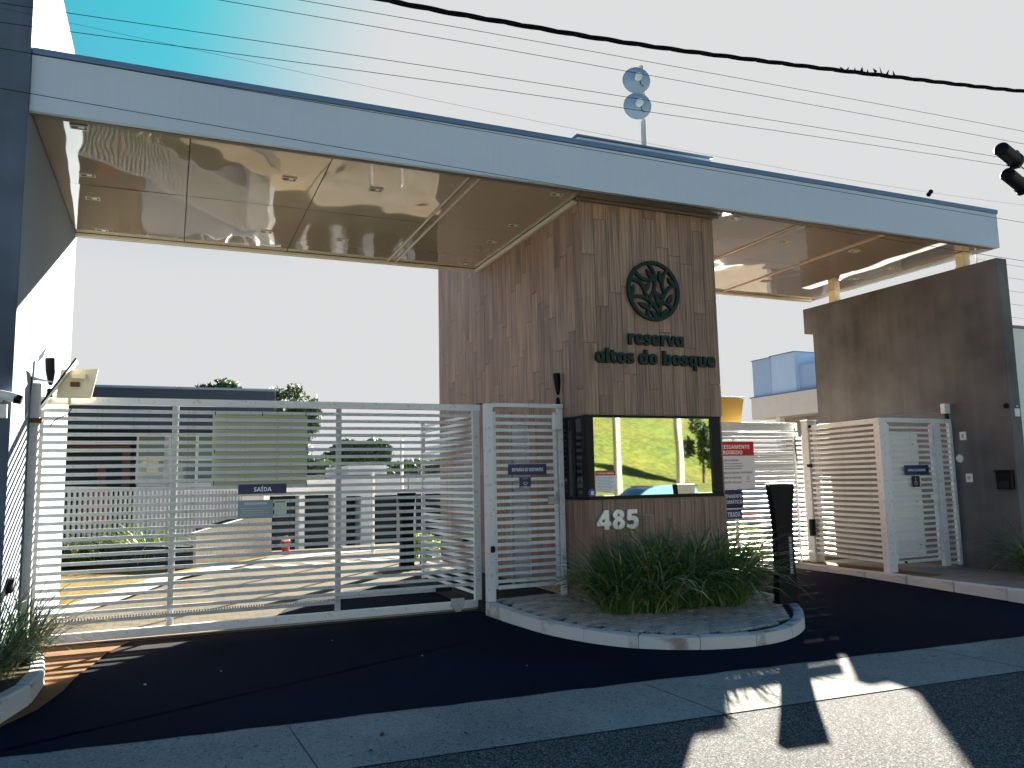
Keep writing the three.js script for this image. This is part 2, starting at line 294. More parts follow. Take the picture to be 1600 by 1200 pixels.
// left corner: dirt strip, kerb, bed
struct('dirt_patch', sheet([[-1.4, -10.1], [-0.35, -9.98], [-0.55, -9.5], [-0.62, -9.1], [-0.74, -8.6], [-0.8, -8.1], [-0.92, -7.6], [-1.15, -7.15], [-1.5, -6.75], [-1.9, -6.5], [-1.9, -7.4], [-1.4, -8.4]], 0.016, 0), M.dirt);
{
  const pts = [[-1.30, -9.6], [-1.12, -9.0], [-1.04, -8.4], [-1.06, -7.8], [-1.2, -7.3], [-1.6, -6.9], [-3, -6.75], [-8, -6.9]];
  const s = new THREE.Shape([...pts, [-8, -12], [-1.36, -12]].map(([x, z]) => new THREE.Vector2(x, -z)));
  const g = uvm(new THREE.ExtrudeGeometry(s, { depth: 0.26, bevelEnabled: true, bevelSize: 0.02, bevelThickness: 0.02, bevelSegments: 2, steps: 1 }).rotateX(-Math.PI / 2).translate(0, -0.27, 0));
  const bed = struct('planting_bed', g, M.soil);
  for (let i = 0; i + 1 < 7; i++) { const [a, b] = [pts[i], pts[i + 1]], l = Math.hypot(b[0] - a[0], b[1] - a[1]); const st = mk('kerb_stone', rbox(0.13, 0.26, l - 0.01, 0.025), M.kerb); st.position.set((a[0] + b[0]) / 2, -0.115, (a[1] + b[1]) / 2); st.rotation.y = Math.atan2(b[0] - a[0], b[1] - a[1]); bed.add(st); }
}
// across the street, behind the camera: pavement, low wall, grass bank
struct('pavement', bx(-60, 70, -0.3, -0.06, 8.6, 13.2)[0], M.concrete).position.set(5, -0.18, 10.9);
{
  const pos = [], idx = [], nx = 60, nz = 12;
  for (let j = 0; j <= nz; j++) for (let i = 0; i <= nx; i++) { const x = -60 + i * 2.4, z = 13.55 + j * 2.6; pos.push(x, 0.72 + (z - 13.55) * 0.30 * smooth(-0.1, 0.35, j / nz) + 0.12 * (vn(i * 0.5, j * 0.5, 99, 99, 301) - 0.5), z); }
  for (let j = 0; j < nz; j++) for (let i = 0; i < nx; i++) { const a = j * (nx + 1) + i, b = a + 1, c = a + nx + 1, d = c + 1; idx.push(a, c, b, b, c, d); }
  const g = new THREE.BufferGeometry(); g.setAttribute('position', new THREE.Float32BufferAttribute(pos, 3)); g.setIndex(idx); g.computeVertexNormals();
  struct('grass_bank', uvm(g), M.grass);
}
{ const t = thing('low_wall', 'long low white wall at the foot of the grass bank across the street', 'wall', 5, -0.06, 13.4); block(t, 'wall_body', M.plaster, -60, 70, -0.06, 0.74, 13.3, 13.5); block(t, 'coping', M.concrete, -60, 70, 0.742, 0.80, 13.26, 13.54, 0.01); }

// ---------------------------------------------------------------- traffic island
const islandY = (z) => 0.06 - 0.115 * Math.min(1, Math.max(0, (z + 9.6) / 2.8));
const islandTop = [[3.74, -9.68], [3.77, -8.75], [3.83, -8.05], [3.98, -7.45], [4.22, -6.97], [4.54, -6.66], [4.91, -6.48], [5.3, -6.41], [5.78, -6.51], [6.25, -6.80], [6.6, -7.14], [6.95, -7.62], [7.2, -8.2], [7.34, -9.0]].map(([x, z]) => { let q = 1; for (let i = 0; i < 30; i++) q = (1.6 - islandY(z * q)) / 1.54; return [x * q, z * q]; });
const tilt = (g, y0) => { const p = g.attributes.position; for (let i = 0; i < p.count; i++) p.setY(i, p.getY(i) + islandY(p.getZ(i)) - y0); g.computeVertexNormals(); return g; };
{
  const curve = new THREE.CatmullRomCurve3(islandTop.map(([x, z]) => new THREE.Vector3(x, 0, z)));
  const fine = curve.getSpacedPoints(66).map((p) => [p.x, p.z]);
  const s = new THREE.Shape([...fine, [7.34, -15], [3.74, -13]].map(([x, z]) => new THREE.Vector2(x + (x > 5.2 ? -0.05 : 0.05), -z + 0.05)));
  const isl = struct('traffic_island', tilt(uvm(new THREE.ExtrudeGeometry(s, { depth: 0.22, bevelEnabled: false }).rotateX(-Math.PI / 2).translate(0, -0.19, 0)), 0.06), std({ map: T.concrete, color: C(0.06, 0.055, 0.05), roughness: 1 }));
  const r = rng(77), inset = (k, w) => { const a = fine[Math.max(0, k - 1)], b = fine[Math.min(fine.length - 1, k + 1)], dx = b[0] - a[0], dz = b[1] - a[1], l = Math.hypot(dx, dz); return [fine[k][0] - dz / l * w, fine[k][1] + dx / l * w]; };
  for (let k = 0; k < 66; k += 6) {                                             // one kerb stone per six steps of the curve
    const outer = [], inner = [];
    for (let i = k; i <= k + 6; i++) { outer.push(fine[i]); inner.push(inset(i, -0.13)); }
    const sh = new THREE.Shape([...outer, ...inner.reverse()].map(([x, z]) => new THREE.Vector2(x, -z)));
    const g = uvm(toCreasedNormals(new THREE.ExtrudeGeometry(sh, { depth: 0.235, bevelEnabled: true, bevelSize: 0.018, bevelThickness: 0.022, bevelSegments: 3, bevelOffset: -0.022 }), 0.6).rotateX(-Math.PI / 2), r() * 3, r() * 3); { const p = g.attributes.position; for (let i = 0; i < p.count; i++) p.setY(i, p.getY(i) + islandY(p.getZ(i)) - 0.06); }
    const m = mk('kerb_stone', g, M.kerb); m.position.set((r() - 0.5) * 0.012, -0.20 + (r() - 0.5) * 0.01, (r() - 0.5) * 0.012); isl.add(m);
  }
  // interlocking paving blocks
  const zig = (k) => { const w = 0.106, l = 0.213, a = 0.014; const p = [[-l / 2, -w / 2], [-l / 4, -w / 2 - a], [0, -w / 2], [l / 4, -w / 2 + a], [l / 2, -w / 2], [l / 2 + a * 0.6, 0], [l / 2, w / 2], [l / 4, w / 2 + a], [0, w / 2], [-l / 4, w / 2 - a], [-l / 2, w / 2], [-l / 2 + a * 0.6, 0]]; return uvm(new THREE.ExtrudeGeometry(new THREE.Shape(p.map(([x, y]) => new THREE.Vector2(x * 0.95, y * 0.86))), { depth: 0.02, bevelEnabled: true, bevelSize: 0.002, bevelThickness: 0.004, bevelSegments: 1, bevelOffset: -0.002 }).rotateX(-Math.PI / 2), k * 0.37, k * 0.53); };
  const geos = [0, 1, 2, 3].map(zig), mats = [[1.50, 1.38, 1.24], [1.75, 1.58, 1.40], [1.30, 1.20, 1.10], [1.9, 1.7, 1.48], [1.6, 1.38, 1.16]].map((c) => std({ map: T.concrete, color: C(...c), bumpMap: T.fine, bumpScale: 0.002, roughness: 0.95 }));
  const inside = (x, z, poly) => { let c = false; for (let i = 0, j = poly.length - 1; i < poly.length; j = i++) { const [a, b] = poly[i], [p, q] = poly[j]; if ((b > z) !== (q > z) && x < (p - a) * (z - b) / (q - b) + a) c = !c; } return c; };
  const ring = fine.map((_, i) => inset(i, -0.19)).concat([[7.1, -9.05], [4.93, -9.07], [4.93, -9.9], [3.9, -9.9]]);
  const cells = [], ang = 0.16, ca = Math.cos(ang), sa = Math.sin(ang);
  for (let j = -40; j < 40; j++) for (let i = -20; i < 20; i++) { const u = i * 0.217 + (j % 2 ? 0.1085 : 0), v = j * 0.110, x = 5.4 + u * ca + v * sa, z = -8 - u * sa + v * ca; if (inside(x, z, ring)) cells.push([x, z]); }
  cells.sort((a, b) => b[1] - a[1]);
  cells.forEach(([x, z], i) => { if (i >= 298) return; const m = mk('paving_block', geos[Math.floor(r() * 4)], mats[Math.floor(r() * 5)]); m.position.set(x, islandY(z) - 0.027 + (r() - 0.5) * 0.003, z); m.rotation.set(0.041, ang, 0); m.rotation.order = 'XYZ'; isl.add(m); });
  const rest = cells.slice(298).map(([x, z], i) => geos[i % 4].clone().rotateY(ang).translate(x, islandY(z) - 0.027, z));
  if (rest.length) { const m = mk('paving_block', mergeGeometries(rest), mats[0]); m.userData.kind = 'stuff'; isl.add(m); }
}

// ---------------------------------------------------------------- roof canopy
{
  const t = thing('roof_canopy', 'wide flat entrance canopy with pale fascia and glossy cream soffit, resting on the wood tower', 'canopy', 5.6, 5.3, -10.8);
  const X0 = -1.376, X1 = 12.72, ZF = -8.67, ZB = -13.04;
  block(t, 'fascia', M.fascia, X0, X1, 5.30, 5.885, ZF - 0.06, ZF, 0.006);
  block(t, 'fascia_cap', M.capBlue, X0, X1 + 0.01, 5.888, 5.955, ZF - 0.10, ZF + 0.018, 0.006);
  block(t, 'fascia', M.fascia, X0, X1, 5.30, 5.885, ZB, ZB + 0.06, 0.006);
  block(t, 'end_fascia', M.fascia, X1 - 0.06, X1 - 0.002, 5.302, 5.883, ZB + 0.062, ZF - 0.062);
  block(t, 'roof_deck', M.paintGrey, X0, X1 - 0.062, 5.60, 5.86, ZB + 0.062, ZF - 0.062);
  block(t, 'backing', M.gap, X0, X1 - 0.064, 5.345, 5.38, ZB + 0.064, ZF - 0.064);
  for (const [a, b] of [[X0, 4.93], [7.15, X1 - 0.062]]) block(t, 'rear_trim', M.soffitTrim, a, b, 5.285, 5.33, ZB + 0.062, ZB + 0.15, 0.004);
  block(t, 'front_trim', M.trimDark, X0, X1 - 0.062, 5.292, 5.33, ZF - 0.13, ZF - 0.062, 0.004);
  block(t, 'tower_trim', M.soffitTrim, 4.885, 4.945, 5.27, 5.33, ZB + 0.15, -9.13, 0.006);
  block(t, 'tower_trim', M.soffitTrim, 7.14, 7.19, 5.27, 5.33, ZB + 0.15, -9.13, 0.006);
  block(t, 'tower_trim', M.trimDark, 4.885, 7.19, 5.285, 5.33, -9.066, -9.02, 0.006);
  const panel = (x0, x1, z0, z1, seed) => {                                     // slightly buckled glossy sheet
    const n = 26, g = new THREE.PlaneGeometry(x1 - x0, z1 - z0, n, n).rotateX(Math.PI / 2), p = g.attributes.position, f = (x, z) => vn(x, z, 997, 997, seed);
    for (let i = 0; i < p.count; i++) { const x = p.getX(i), z = p.getZ(i), ex = Math.min(1, (x1 - x0) / 2 - Math.abs(x)) , e = Math.min(1, Math.max(0, ex * 8)); p.setY(i, e * (0.0060 * (f(x * 1.5 + 9, z * 1.1 + 9) - 0.5) + 0.0034 * (f(x * 3.6 + 40, z * 2.4 + 40) - 0.5))); }
    g.computeVertexNormals();
    return part(t, 'soffit_panel', g, M.soffit, (x0 + x1) / 2, 5.335, (z0 + z1) / 2);
  };
  const gap = 0.006; let k = 400;
  for (const xs of [[X0, 0.1, 1.63, 3.33, 4.885], [7.19, 8.68, 10.3, X1 - 0.062]]) for (let i = 0; i + 1 < xs.length; i++) for (const [z0, z1] of [[-12.89, -10.76], [-10.76, -8.80]]) panel(xs[i] + gap, xs[i + 1] - gap, z0 + gap, z1 - gap, k++);
  panel(4.885 + gap, 7.19 - gap, -9.02, -8.80, k++);
  for (const [x, w] of [[3.30, 0.03], [3.44, 0.03], [8.60, 0.03], [10.3, 0.03]]) for (const [z0, z1] of [[-12.88, -10.77], [-10.75, -8.81]]) block(t, 'seam_strip', M.soffitTrim, x - w / 2, x + w / 2, 5.316, 5.332, z0, z1, 0.004);
  const lights = [[-0.97, -8.98], [-1.01, -10.39], [-1.02, -11.24], [-1.01, -12.65], [1.25, -9.69], [2.33, -9.69], [1.21, -11.93], [2.35, -11.97], [4.6, -12.63], [4.58, -10.41], [4.57, -11.26], [4.6, -9.04], [7.49, -9.02], [9.07, -9.71], [9.1, -11.93], [10.57, -9.73], [10.56, -11.92], [12.1, -10.38], [12.1, -11.2]];
  for (const [x, z] of lights) {
    const f = part(t, 'downlight', mergeGeometries([box(0.17, 0.012, 0.012).translate(0, 0, 0.049), box(0.17, 0.012, 0.012).translate(0, 0, -0.049), box(0.012, 0.012, 0.086).translate(0.079, 0, 0), box(0.012, 0.012, 0.086).translate(-0.079, 0, 0)]), M.soffitTrim, x, 5.326, z);
    part(f, 'lamp_recess', box(0.145, 0.004, 0.085), std({ color: C(0.10, 0.075, 0.05), roughness: 0.5 }), x, 5.329, z);
    part(f, 'lamp_lens', box(0.055, 0.006, 0.05), M.whitePlastic, x + 0.02, 5.327, z);
  }
}
// ---------------------------------------------------------------- gatehouse tower
const TX0 = 4.95, TX1 = 7.12, TZ = -9.07, TB = -15.2;
{
  const t = thing('gatehouse_tower', 'wood plank clad gatehouse tower with mirrored window, holding up the canopy', 'gatehouse', (TX0 + TX1) / 2, 0.05, -12);
  block(t, 'core_wall', std({ color: C(0.40, 0.34, 0.28), roughness: 0.9 }), TX0 + 0.03, TX1 - 0.03, 0.02, 6.10, TB + 0.02, TZ - 0.03);
  const r = rng(123), pw = 0.1975, th = 0.028, gp = 0.006;
  const rows = (y0, y1, off) => { const out = []; let y = y0, first = true; while (y < y1 - 0.02) { let y2 = first ? y0 + off : y + 1.2; if (y1 - y2 < 0.15) y2 = y1; y2 = Math.min(y1, y2); out.push([y, y2]); y = y2; first = false; } return out; };
  const offs = [0.35, 0.95, 0.55, 1.15, 0.25, 0.75, 1.05, 0.45];
  const plank = (w, h, x, y, z, ry) => { const g = uvm(new THREE.BoxGeometry(w - gp, h - gp, th), r() * 5, r() * 5); part(t, 'plank', g, WOODS[Math.floor(r() * WOODS.length)], x, y, z, ry); };
  const nF = 11, wF = (TX1 - TX0) / nF;
  for (let i = 0; i < nF; i++) {
    const x = TX0 + (i + 0.5) * wF;
    for (const [a, b] of rows(2.42, 5.9, offs[(i * 3 + 1) % 8])) plank(wF, b - a, x, (a + b) / 2, TZ - th / 2, 0);
    for (const [a, b] of rows(0.05, 1.31, offs[(i * 5 + 2) % 8])) plank(wF, b - a, x, (a + b) / 2, TZ - th / 2, 0);
  }
  const LZ = TZ - th, nL = 31, wL = (LZ - TB) / nL;
  for (let i = 0; i < nL; i++) {
    const z = LZ - (i + 0.5) * wL;
    for (const [a, b] of rows(2.42, 6.05, offs[(i * 3) % 8])) plank(wL, b - a, TX0 + th / 2, (a + b) / 2, z, Math.PI / 2);
    if (i >= 4) { for (const [a, b] of rows(0.05, 2.42, offs[(i * 5) % 8])) plank(wL, b - a, TX0 + th / 2, (a + b) / 2, z, Math.PI / 2); }
    else plank(wL, 1.26, TX0 + th / 2, 0.68, z, Math.PI / 2);
  }
  block(t, 'side_cladding', WOODS[2], TX1 - 0.029, TX1, 0.05, 6.05, TB, TZ - th);
  const cor = std({ map: T.fascia, color: C(0.85, 0.95, 1.05), roughness: 0.5 });
  block(t, 'parapet', cor, TX0 - 0.01, TX1 + 0.02, 5.97, 6.19, TB, TZ + 0.02, 0.008);
  block(t, 'parapet_cap', M.capBlue, TX0 - 0.04, TX1 + 0.04, 6.192, 6.215, TB - 0.02, TZ + 0.05, 0.004);
  // window band: black frame round a mirrored front pane and dark side panes
  const wy0 = 1.315, wy1 = 2.415, gz = TZ - 0.022, fr = M.blackFrame;
  const w = block(t, 'window_frame', fr, TX0 - 0.006, TX1 - 0.05, wy0, wy0 + 0.045, TZ - 0.05, TZ + 0.02, 0.004);
  block(w, 'rail', fr, TX0 - 0.006, TX1 - 0.05, wy1 - 0.03, wy1, TZ - 0.05, TZ + 0.012, 0.004);
  block(w, 'mullion', fr, TX0 - 0.006, TX0 + 0.095, wy0 + 0.046, wy1 - 0.031, TZ - 0.05, TZ + 0.010, 0.004);
  block(w, 'mullion', fr, TX1 - 0.20, TX1 - 0.052, wy0 + 0.046, wy1 - 0.031, TZ - 0.05, TZ + 0.010, 0.004);
  { const g = new THREE.PlaneGeometry(TX1 - 0.20 - TX0 - 0.095, wy1 - wy0 - 0.077, 30, 20), p = g.attributes.position; for (let i = 0; i < p.count; i++) p.setZ(i, 0.0005 * (vn(p.getX(i) * 1.7 + 9, p.getY(i) * 2.2 + 9, 99, 99, 501) - 0.5)); g.computeVertexNormals(); part(w, 'window_pane', g, M.mirrorGlass, (TX0 + 0.095 + TX1 - 0.20) / 2, (wy0 + wy1 + 0.015) / 2, gz); }
  const sz0 = -9.87;
  block(w, 'rail', fr, TX0 - 0.012, TX0 + 0.03, wy0, wy0 + 0.045, sz0, TZ - 0.052, 0.004);
  block(w, 'rail', fr, TX0 - 0.012, TX0 + 0.03, wy1 - 0.03, wy1, sz0, TZ - 0.052, 0.004);
  for (const z of [TZ - 0.10, -9.45, sz0 + 0.05]) block(w, 'mullion', fr, TX0 - 0.008, TX0 + 0.03, wy0 + 0.046, wy1 - 0.031, z - 0.045, z + 0.045, 0.004);
  for (const [a, b] of [[sz0 + 0.096, -9.496], [-9.404, TZ - 0.146]]) block(w, 'window_pane', M.darkGlass, TX0 + 0.006, TX0 + 0.014, wy0 + 0.046, wy1 - 0.031, a, b);
}
// antennas on the tower roof
{
  const m = thing('antenna_mast', 'thin grey mast with two dish antennas above the canopy roof', 'mast', 6.63, 6.2, -10);
  part(m, 'pole', cyl(0.035, 0.045, 1.82, 12), M.paintGrey, 6.63, 7.1, -10);
  part(m, 'base_plate', rbox(0.9, 0.07, 0.3, 0.01), M.steel, 6.63, 6.24, -10);
  part(m, 'pole_sleeve', cyl(0.05, 0.05, 0.42, 12), M.paintGrey, 6.63, 7.53, -10);
  for (const [i, y] of [[0, 7.74], [1, 7.32]]) {
    const d = thing('dish_antenna', ['upper round dish antenna clamped at the tip of the mast', 'lower round dish antenna clamped below the other on the mast'][i], 'antenna', 6.5, y, -9.93, 'dish antennas on the roof mast');
    const prof = []; for (let k = 0; k <= 12; k++) { const q = k / 12; prof.push(new THREE.Vector2(0.215 * q, 0.075 * q * q)); } for (let k = 12; k >= 0; k--) { const q = k / 12; prof.push(new THREE.Vector2(0.209 * q, 0.075 * q * q + 0.006)); }
    const bowl = new THREE.LatheGeometry(prof, 36).rotateX(-Math.PI / 2).rotateY(-0.35);
    part(d, 'reflector', bowl, M.dish, 6.49, y, -9.90);
    part(d, 'rim', new THREE.TorusGeometry(0.214, 0.006, 8, 40).rotateY(-0.35), M.paintGrey, 6.49 + 0.075 * Math.sin(0.35), y, -9.90 - 0.075 * Math.cos(0.35));
    part(d, 'bracket', rbox(0.10, 0.16, 0.05, 0.008), M.steel, 6.585, y + 0.03, -9.935);
    part(d, 'cable', tube([[0, 0.06, 0], [-0.05, 0.0, 0.05], [-0.04, -0.09, 0.05], [0.03, -0.11, 0.01]], 0.006, 16, 5), M.black, 6.56, y - 0.01, -9.91);
    part(d, 'feed_unit', cyl(0.055, 0.055, 0.07, 16).rotateX(Math.PI / 2).rotateY(-0.35), M.whitePlastic, 6.485, y, -9.86);
  }
}
// ---------------------------------------------------------------- lettering, emblem, numerals
const font = await new FontLoader().loadAsync('fonts/droid/droid_sans_bold.typeface.json');
const fontR = await new FontLoader().loadAsync('fonts/droid/droid_sans_regular.typeface.json');
function lettering(name, label, category, text, x0, x1, yBase, size, mat, f, depth, z, slope = 0) {
  const t = thing(name, label, category, (x0 + x1) / 2, yBase, z);
  const gs = [], adv = [0]; for (const ch of text) adv.push(adv[adv.length - 1] + f.data.glyphs[ch].ha * size / f.data.resolution);
  const k = (x1 - x0) / adv[adv.length - 1];
  const nar = text === '485' ? 0.90 : 1;
  [...text].forEach((ch, i) => {
    if (ch === ' ') return;
    const ex2 = { depth, curveSegments: 10, bevelEnabled: true, bevelSize: size * 0.02, bevelThickness: 0.003, bevelSegments: 2 };
    const oneA = () => { const b = new THREE.Shape(); b.absellipse(0.27 * size, 0.272 * size, 0.235 * size, 0.285 * size, 0, Math.PI * 2); const q = new THREE.Path(); q.absellipse(0.28 * size, 0.272 * size, 0.115 * size, 0.165 * size, 0, Math.PI * 2, true); b.holes.push(q); const st = new THREE.Shape([[0.40, 0], [0.53, 0], [0.53, 0.545], [0.40, 0.545]].map(([x, y]) => new THREE.Vector2(x * size, y * size))); return mergeGeometries([new THREE.ExtrudeGeometry(b, ex2), new THREE.ExtrudeGeometry(st, { ...ex2, depth: depth + 0.001 })]).scale(1.389, 1.389, 1); };
    const g = (ch === 'a' ? oneA() : new TextGeometry(ch, { font: f, size, depth, curveSegments: 6, bevelEnabled: true, bevelSize: size * 0.035, bevelThickness: 0.003, bevelSegments: 2 })).scale(k * nar, 1, 1);
    part(t, 'letter', uvm(g), mat, x0 + adv[i] * k, yBase, z);
  });
  return t;
}
{
  const z = TZ + 0.012;
  const noDigit = lettering('sign_lettering', 'dark green raised word reserva under the round emblem on the wood tower', 'lettering', 'reserva', 5.60, 6.50, 3.375, 0.182, M.green, font, 0.03, z);
  lettering('sign_lettering', 'dark green bold raised words altos do bosque, the lower line on the wood tower', 'lettering', 'altos do bosque', 5.09, 7.03, 3.112, 0.180, M.green, font, 0.03, z);
  const n = lettering('house_number', 'metal numerals 485 on the wood below the mirrored window', 'house number', '485', 5.05, 5.68, 0.94, 0.235, M.digit, font, 0.035, z);
  n.children.forEach((c) => { c.name = 'numeral'; });
  const e = thing('emblem', 'round dark green emblem of branches and leaves high on the wood tower', 'emblem', 6.045, 3.72, z);
  const EX = 6.045, EY = 4.135, sx = 0.415 / 230, sy = 0.425 / 265, q = ([x, y]) => [(x - 797) * sx, -(y - 432 - 0.08 * (x - 797)) * sy];
  const ringShape = new THREE.Shape(); ringShape.absarc(0, 0, 0.42, 0, Math.PI * 2); const hole = new THREE.Path(); hole.absarc(0, 0, 0.375, 0, Math.PI * 2, true); ringShape.holes.push(hole);
  const ex = { depth: 0.03, bevelEnabled: true, bevelSize: 0.004, bevelThickness: 0.004, bevelSegments: 2, curveSegments: 40 };
  part(e, 'ring', uvm(new THREE.ExtrudeGeometry(ringShape, ex)), M.green, EX, EY, z);
  const branches = [[[752, 185], [800, 260], [812, 340], [800, 430], [755, 505]], [[640, 265], [680, 310], [740, 335], [800, 335]], [[610, 330], [670, 350], [710, 410], [735, 480]], [[598, 480], [680, 480], [760, 520], [820, 590], [850, 660]], [[930, 245], [890, 300], [875, 390], [895, 450], [870, 510], [850, 580], [850, 660]], [[1005, 390], [950, 400], [900, 455]], [[800, 440], [870, 485]], [[965, 605], [920, 550], [868, 530]], [[735, 655], [745, 590], [768, 550]]];
  for (const b of branches) {
    const c = new THREE.CatmullRomCurve3(b.map((p) => { const [x, y] = q(p); return new THREE.Vector3(x, y, 0); })).getPoints(14), L = [], R = [];
    c.forEach((p, i) => { const a = c[Math.max(0, i - 1)], d = c[Math.min(c.length - 1, i + 1)], dx = d.x - a.x, dy = d.y - a.y, l = Math.hypot(dx, dy), w = 0.020; L.push(new THREE.Vector2(p.x - dy / l * w, p.y + dx / l * w)); R.push(new THREE.Vector2(p.x + dy / l * w, p.y - dx / l * w)); });
    part(e, 'branch', uvm(new THREE.ExtrudeGeometry(new THREE.Shape([...L, ...R.reverse()]), ex)), M.green, EX, EY, z + 0.0005);
  }
  for (const [x, y, a, s] of [[768, 290, 2.2, 1], [860, 310, 1.7, 1], [738, 402, 1.0, 1.1], [612, 425, 1.4, 0.9], [705, 560, 2.7, 1.1], [938, 515, 1.1, 1.1], [962, 358, 2.4, 1], [832, 515, 2.0, 1.1], [800, 645, 2.4, 1], [888, 632, 0.9, 1.1]]) {
    const l = 0.085 * s, w = 0.034 * s, sh = new THREE.Shape(); sh.moveTo(-l, 0); sh.quadraticCurveTo(-l * 0.2, w * 1.7, l, 0); sh.quadraticCurveTo(-l * 0.2, -w * 1.7, -l, 0);
    const [u, v] = q([x, y]); part(e, 'leaf', uvm(new THREE.ExtrudeGeometry(sh, ex).rotateZ(a)), M.green, EX + u, EY + v, z + 0.001);
  }
}
// ---------------------------------------------------------------- walls at either end
{
  const t = thing('boundary_wall', 'tall left end wall with dark grey front, its inner face striped with gate shadows', 'wall', -1.52, 0, -10.8);
  block(t, 'wall_body', M.wallPale, -1.64, -1.38, -0.1, 7.6, -13.05, -8.645);
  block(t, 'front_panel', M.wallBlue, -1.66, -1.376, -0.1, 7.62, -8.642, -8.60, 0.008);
  block(t, 'outer_panel', M.wall, -1.665, -1.642, -0.1, 7.6, -13.05, -8.645);
  const w = thing('boundary_wall', 'dark grey textured right end wall under the right end of the canopy', 'wall', 12.52, 0, -10.6);
  const s = new THREE.Shape([[8.53, -0.1], [8.53, 5.06], [12.9, 5.09], [12.9, 4.56], [12.66, 4.54], [12.66, -0.1]].map(([a, b]) => new THREE.Vector2(a, b)));
  part(w, 'wall_body', uvm(toCreasedNormals(new THREE.ExtrudeGeometry(s, { depth: 0.24, bevelEnabled: true, bevelSize: 0.006, bevelThickness: 0.006, bevelSegments: 1, bevelOffset: -0.006 }), 0.3).rotateY(Math.PI / 2)), M.wall, 12.4, 0, 0);
  for (const z of [-9.2, -12.1]) { const c = thing('support_stub', z > -10 ? 'short cream pillar between wall top and soffit, nearest the street' : 'short cream pillar between wall top and soffit, at the far end', 'pillar', 12.5, 5.07, z, 'stub pillars on the right wall'); part(c, 'shaft', rbox(0.16, 0.26, 0.16, 0.01), M.cream, 12.5, 5.2, z); part(c, 'foot_plate', rbox(0.22, 0.015, 0.2, 0.004), M.cream, 12.52, 5.085, z); }
  const nb = thing('neighbour_wall', 'pale blue grey plaster wall beyond the right end wall', 'wall', 16, 0, -9.1);
  block(nb, 'wall_body', M.plaster, 12.68, 20, -0.1, 4.05, -9.3, -9.1); block(nb, 'coping', M.concrete, 12.68, 20.02, 4.052, 4.10, -9.33, -9.07, 0.006);
  const rw = thing('security_wire', 'thin slanting wire strands on a bracket above the pale neighbouring wall', 'wire', 13.4, 4.1, -9.2);
  part(rw, 'bracket', cyl(0.015, 0.015, 1.3, 8), M.steel, 12.85, 4.75, -9.2);
  for (let i = 0; i < 5; i++) part(rw, 'strand', tube([[0, 0, 0], [1.5, -0.04, 0], [4, 0, 0]], 0.004, 10, 4), M.steel, 12.86, 4.3 + i * 0.24, -9.2);
}
// ---------------------------------------------------------------- gates
const slatGeos = new Map();
function slats(t, name, x0, z0, x1, z1, y0, y1, pitch, h = 0.039, d = 0.030, mat = M.paint) {
  const l = Math.hypot(x1 - x0, z1 - z0), ry = Math.atan2(-(z1 - z0), x1 - x0), key = [l.toFixed(3), h, d].join();
  if (!slatGeos.has(key)) slatGeos.set(key, rbox(l, h, d, 0.004));
  const n = Math.round((y1 - y0) / pitch), r = rng(Math.floor(Math.abs(x0 * 71 + z1 * 13) * 10));
  for (let i = 0; i <= n; i++) part(t, name, slatGeos.get(key), mat, (x0 + x1) / 2, y0 + (y1 - y0) * i / n + (r() - 0.5) * 0.003, (z0 + z1) / 2, ry);
}
function bar(t, name, x0, z0, x1, z1, y, h, d, mat = M.paint) { const l = Math.hypot(x1 - x0, z1 - z0); return part(t, name, rbox(l, h, d, 0.006), mat, (x0 + x1) / 2, y, (z0 + z1) / 2, Math.atan2(-(z1 - z0), x1 - x0)); }
function post(t, name, x, z, y0, y1, w, d = w, mat = M.paint, ry = 0) { return part(t, name, rbox(w, y1 - y0, d, 0.006), mat, x, (y0 + y1) / 2, z, ry); }
const canvasTex = (w, h, draw) => { const c = document.createElement('canvas'); c.width = w; c.height = h; const x = c.getContext('2d'); draw(x, w, h); const t = new THREE.CanvasTexture(c); t.colorSpace = THREE.SRGBColorSpace; t.anisotropy = 4; return t; };
function plate(name, label, category, x0, x1, y0, y1, z, tx, edge = C(0.02, 0.02, 0.06), ry = 0) {
  const t = thing(name, label, category, (x0 + x1) / 2, y0, z); t.rotation.y = ry;
  const b = mk('board', box(x1 - x0, y1 - y0, 0.006), std({ color: edge, roughness: 0.5 })); b.position.set(0, (y1 - y0) / 2, -0.0045); t.add(b);
  const f = mk('printed_face', new THREE.PlaneGeometry(x1 - x0 - 0.002, y1 - y0 - 0.002), std({ map: tx, roughness: 0.45 })); f.position.set(0, (y1 - y0) / 2, 0); t.add(f);
  return t;
}
const fitText = (x, s, cx, cy, w, h, style = 'bold') => { x.save(); x.textAlign = 'center'; x.textBaseline = 'middle'; x.font = style + ' 100px sans-serif'; const m = x.measureText(s).width; x.translate(cx, cy); x.scale(w / m, h / 74); x.fillText(s, 0, 4); x.restore(); };

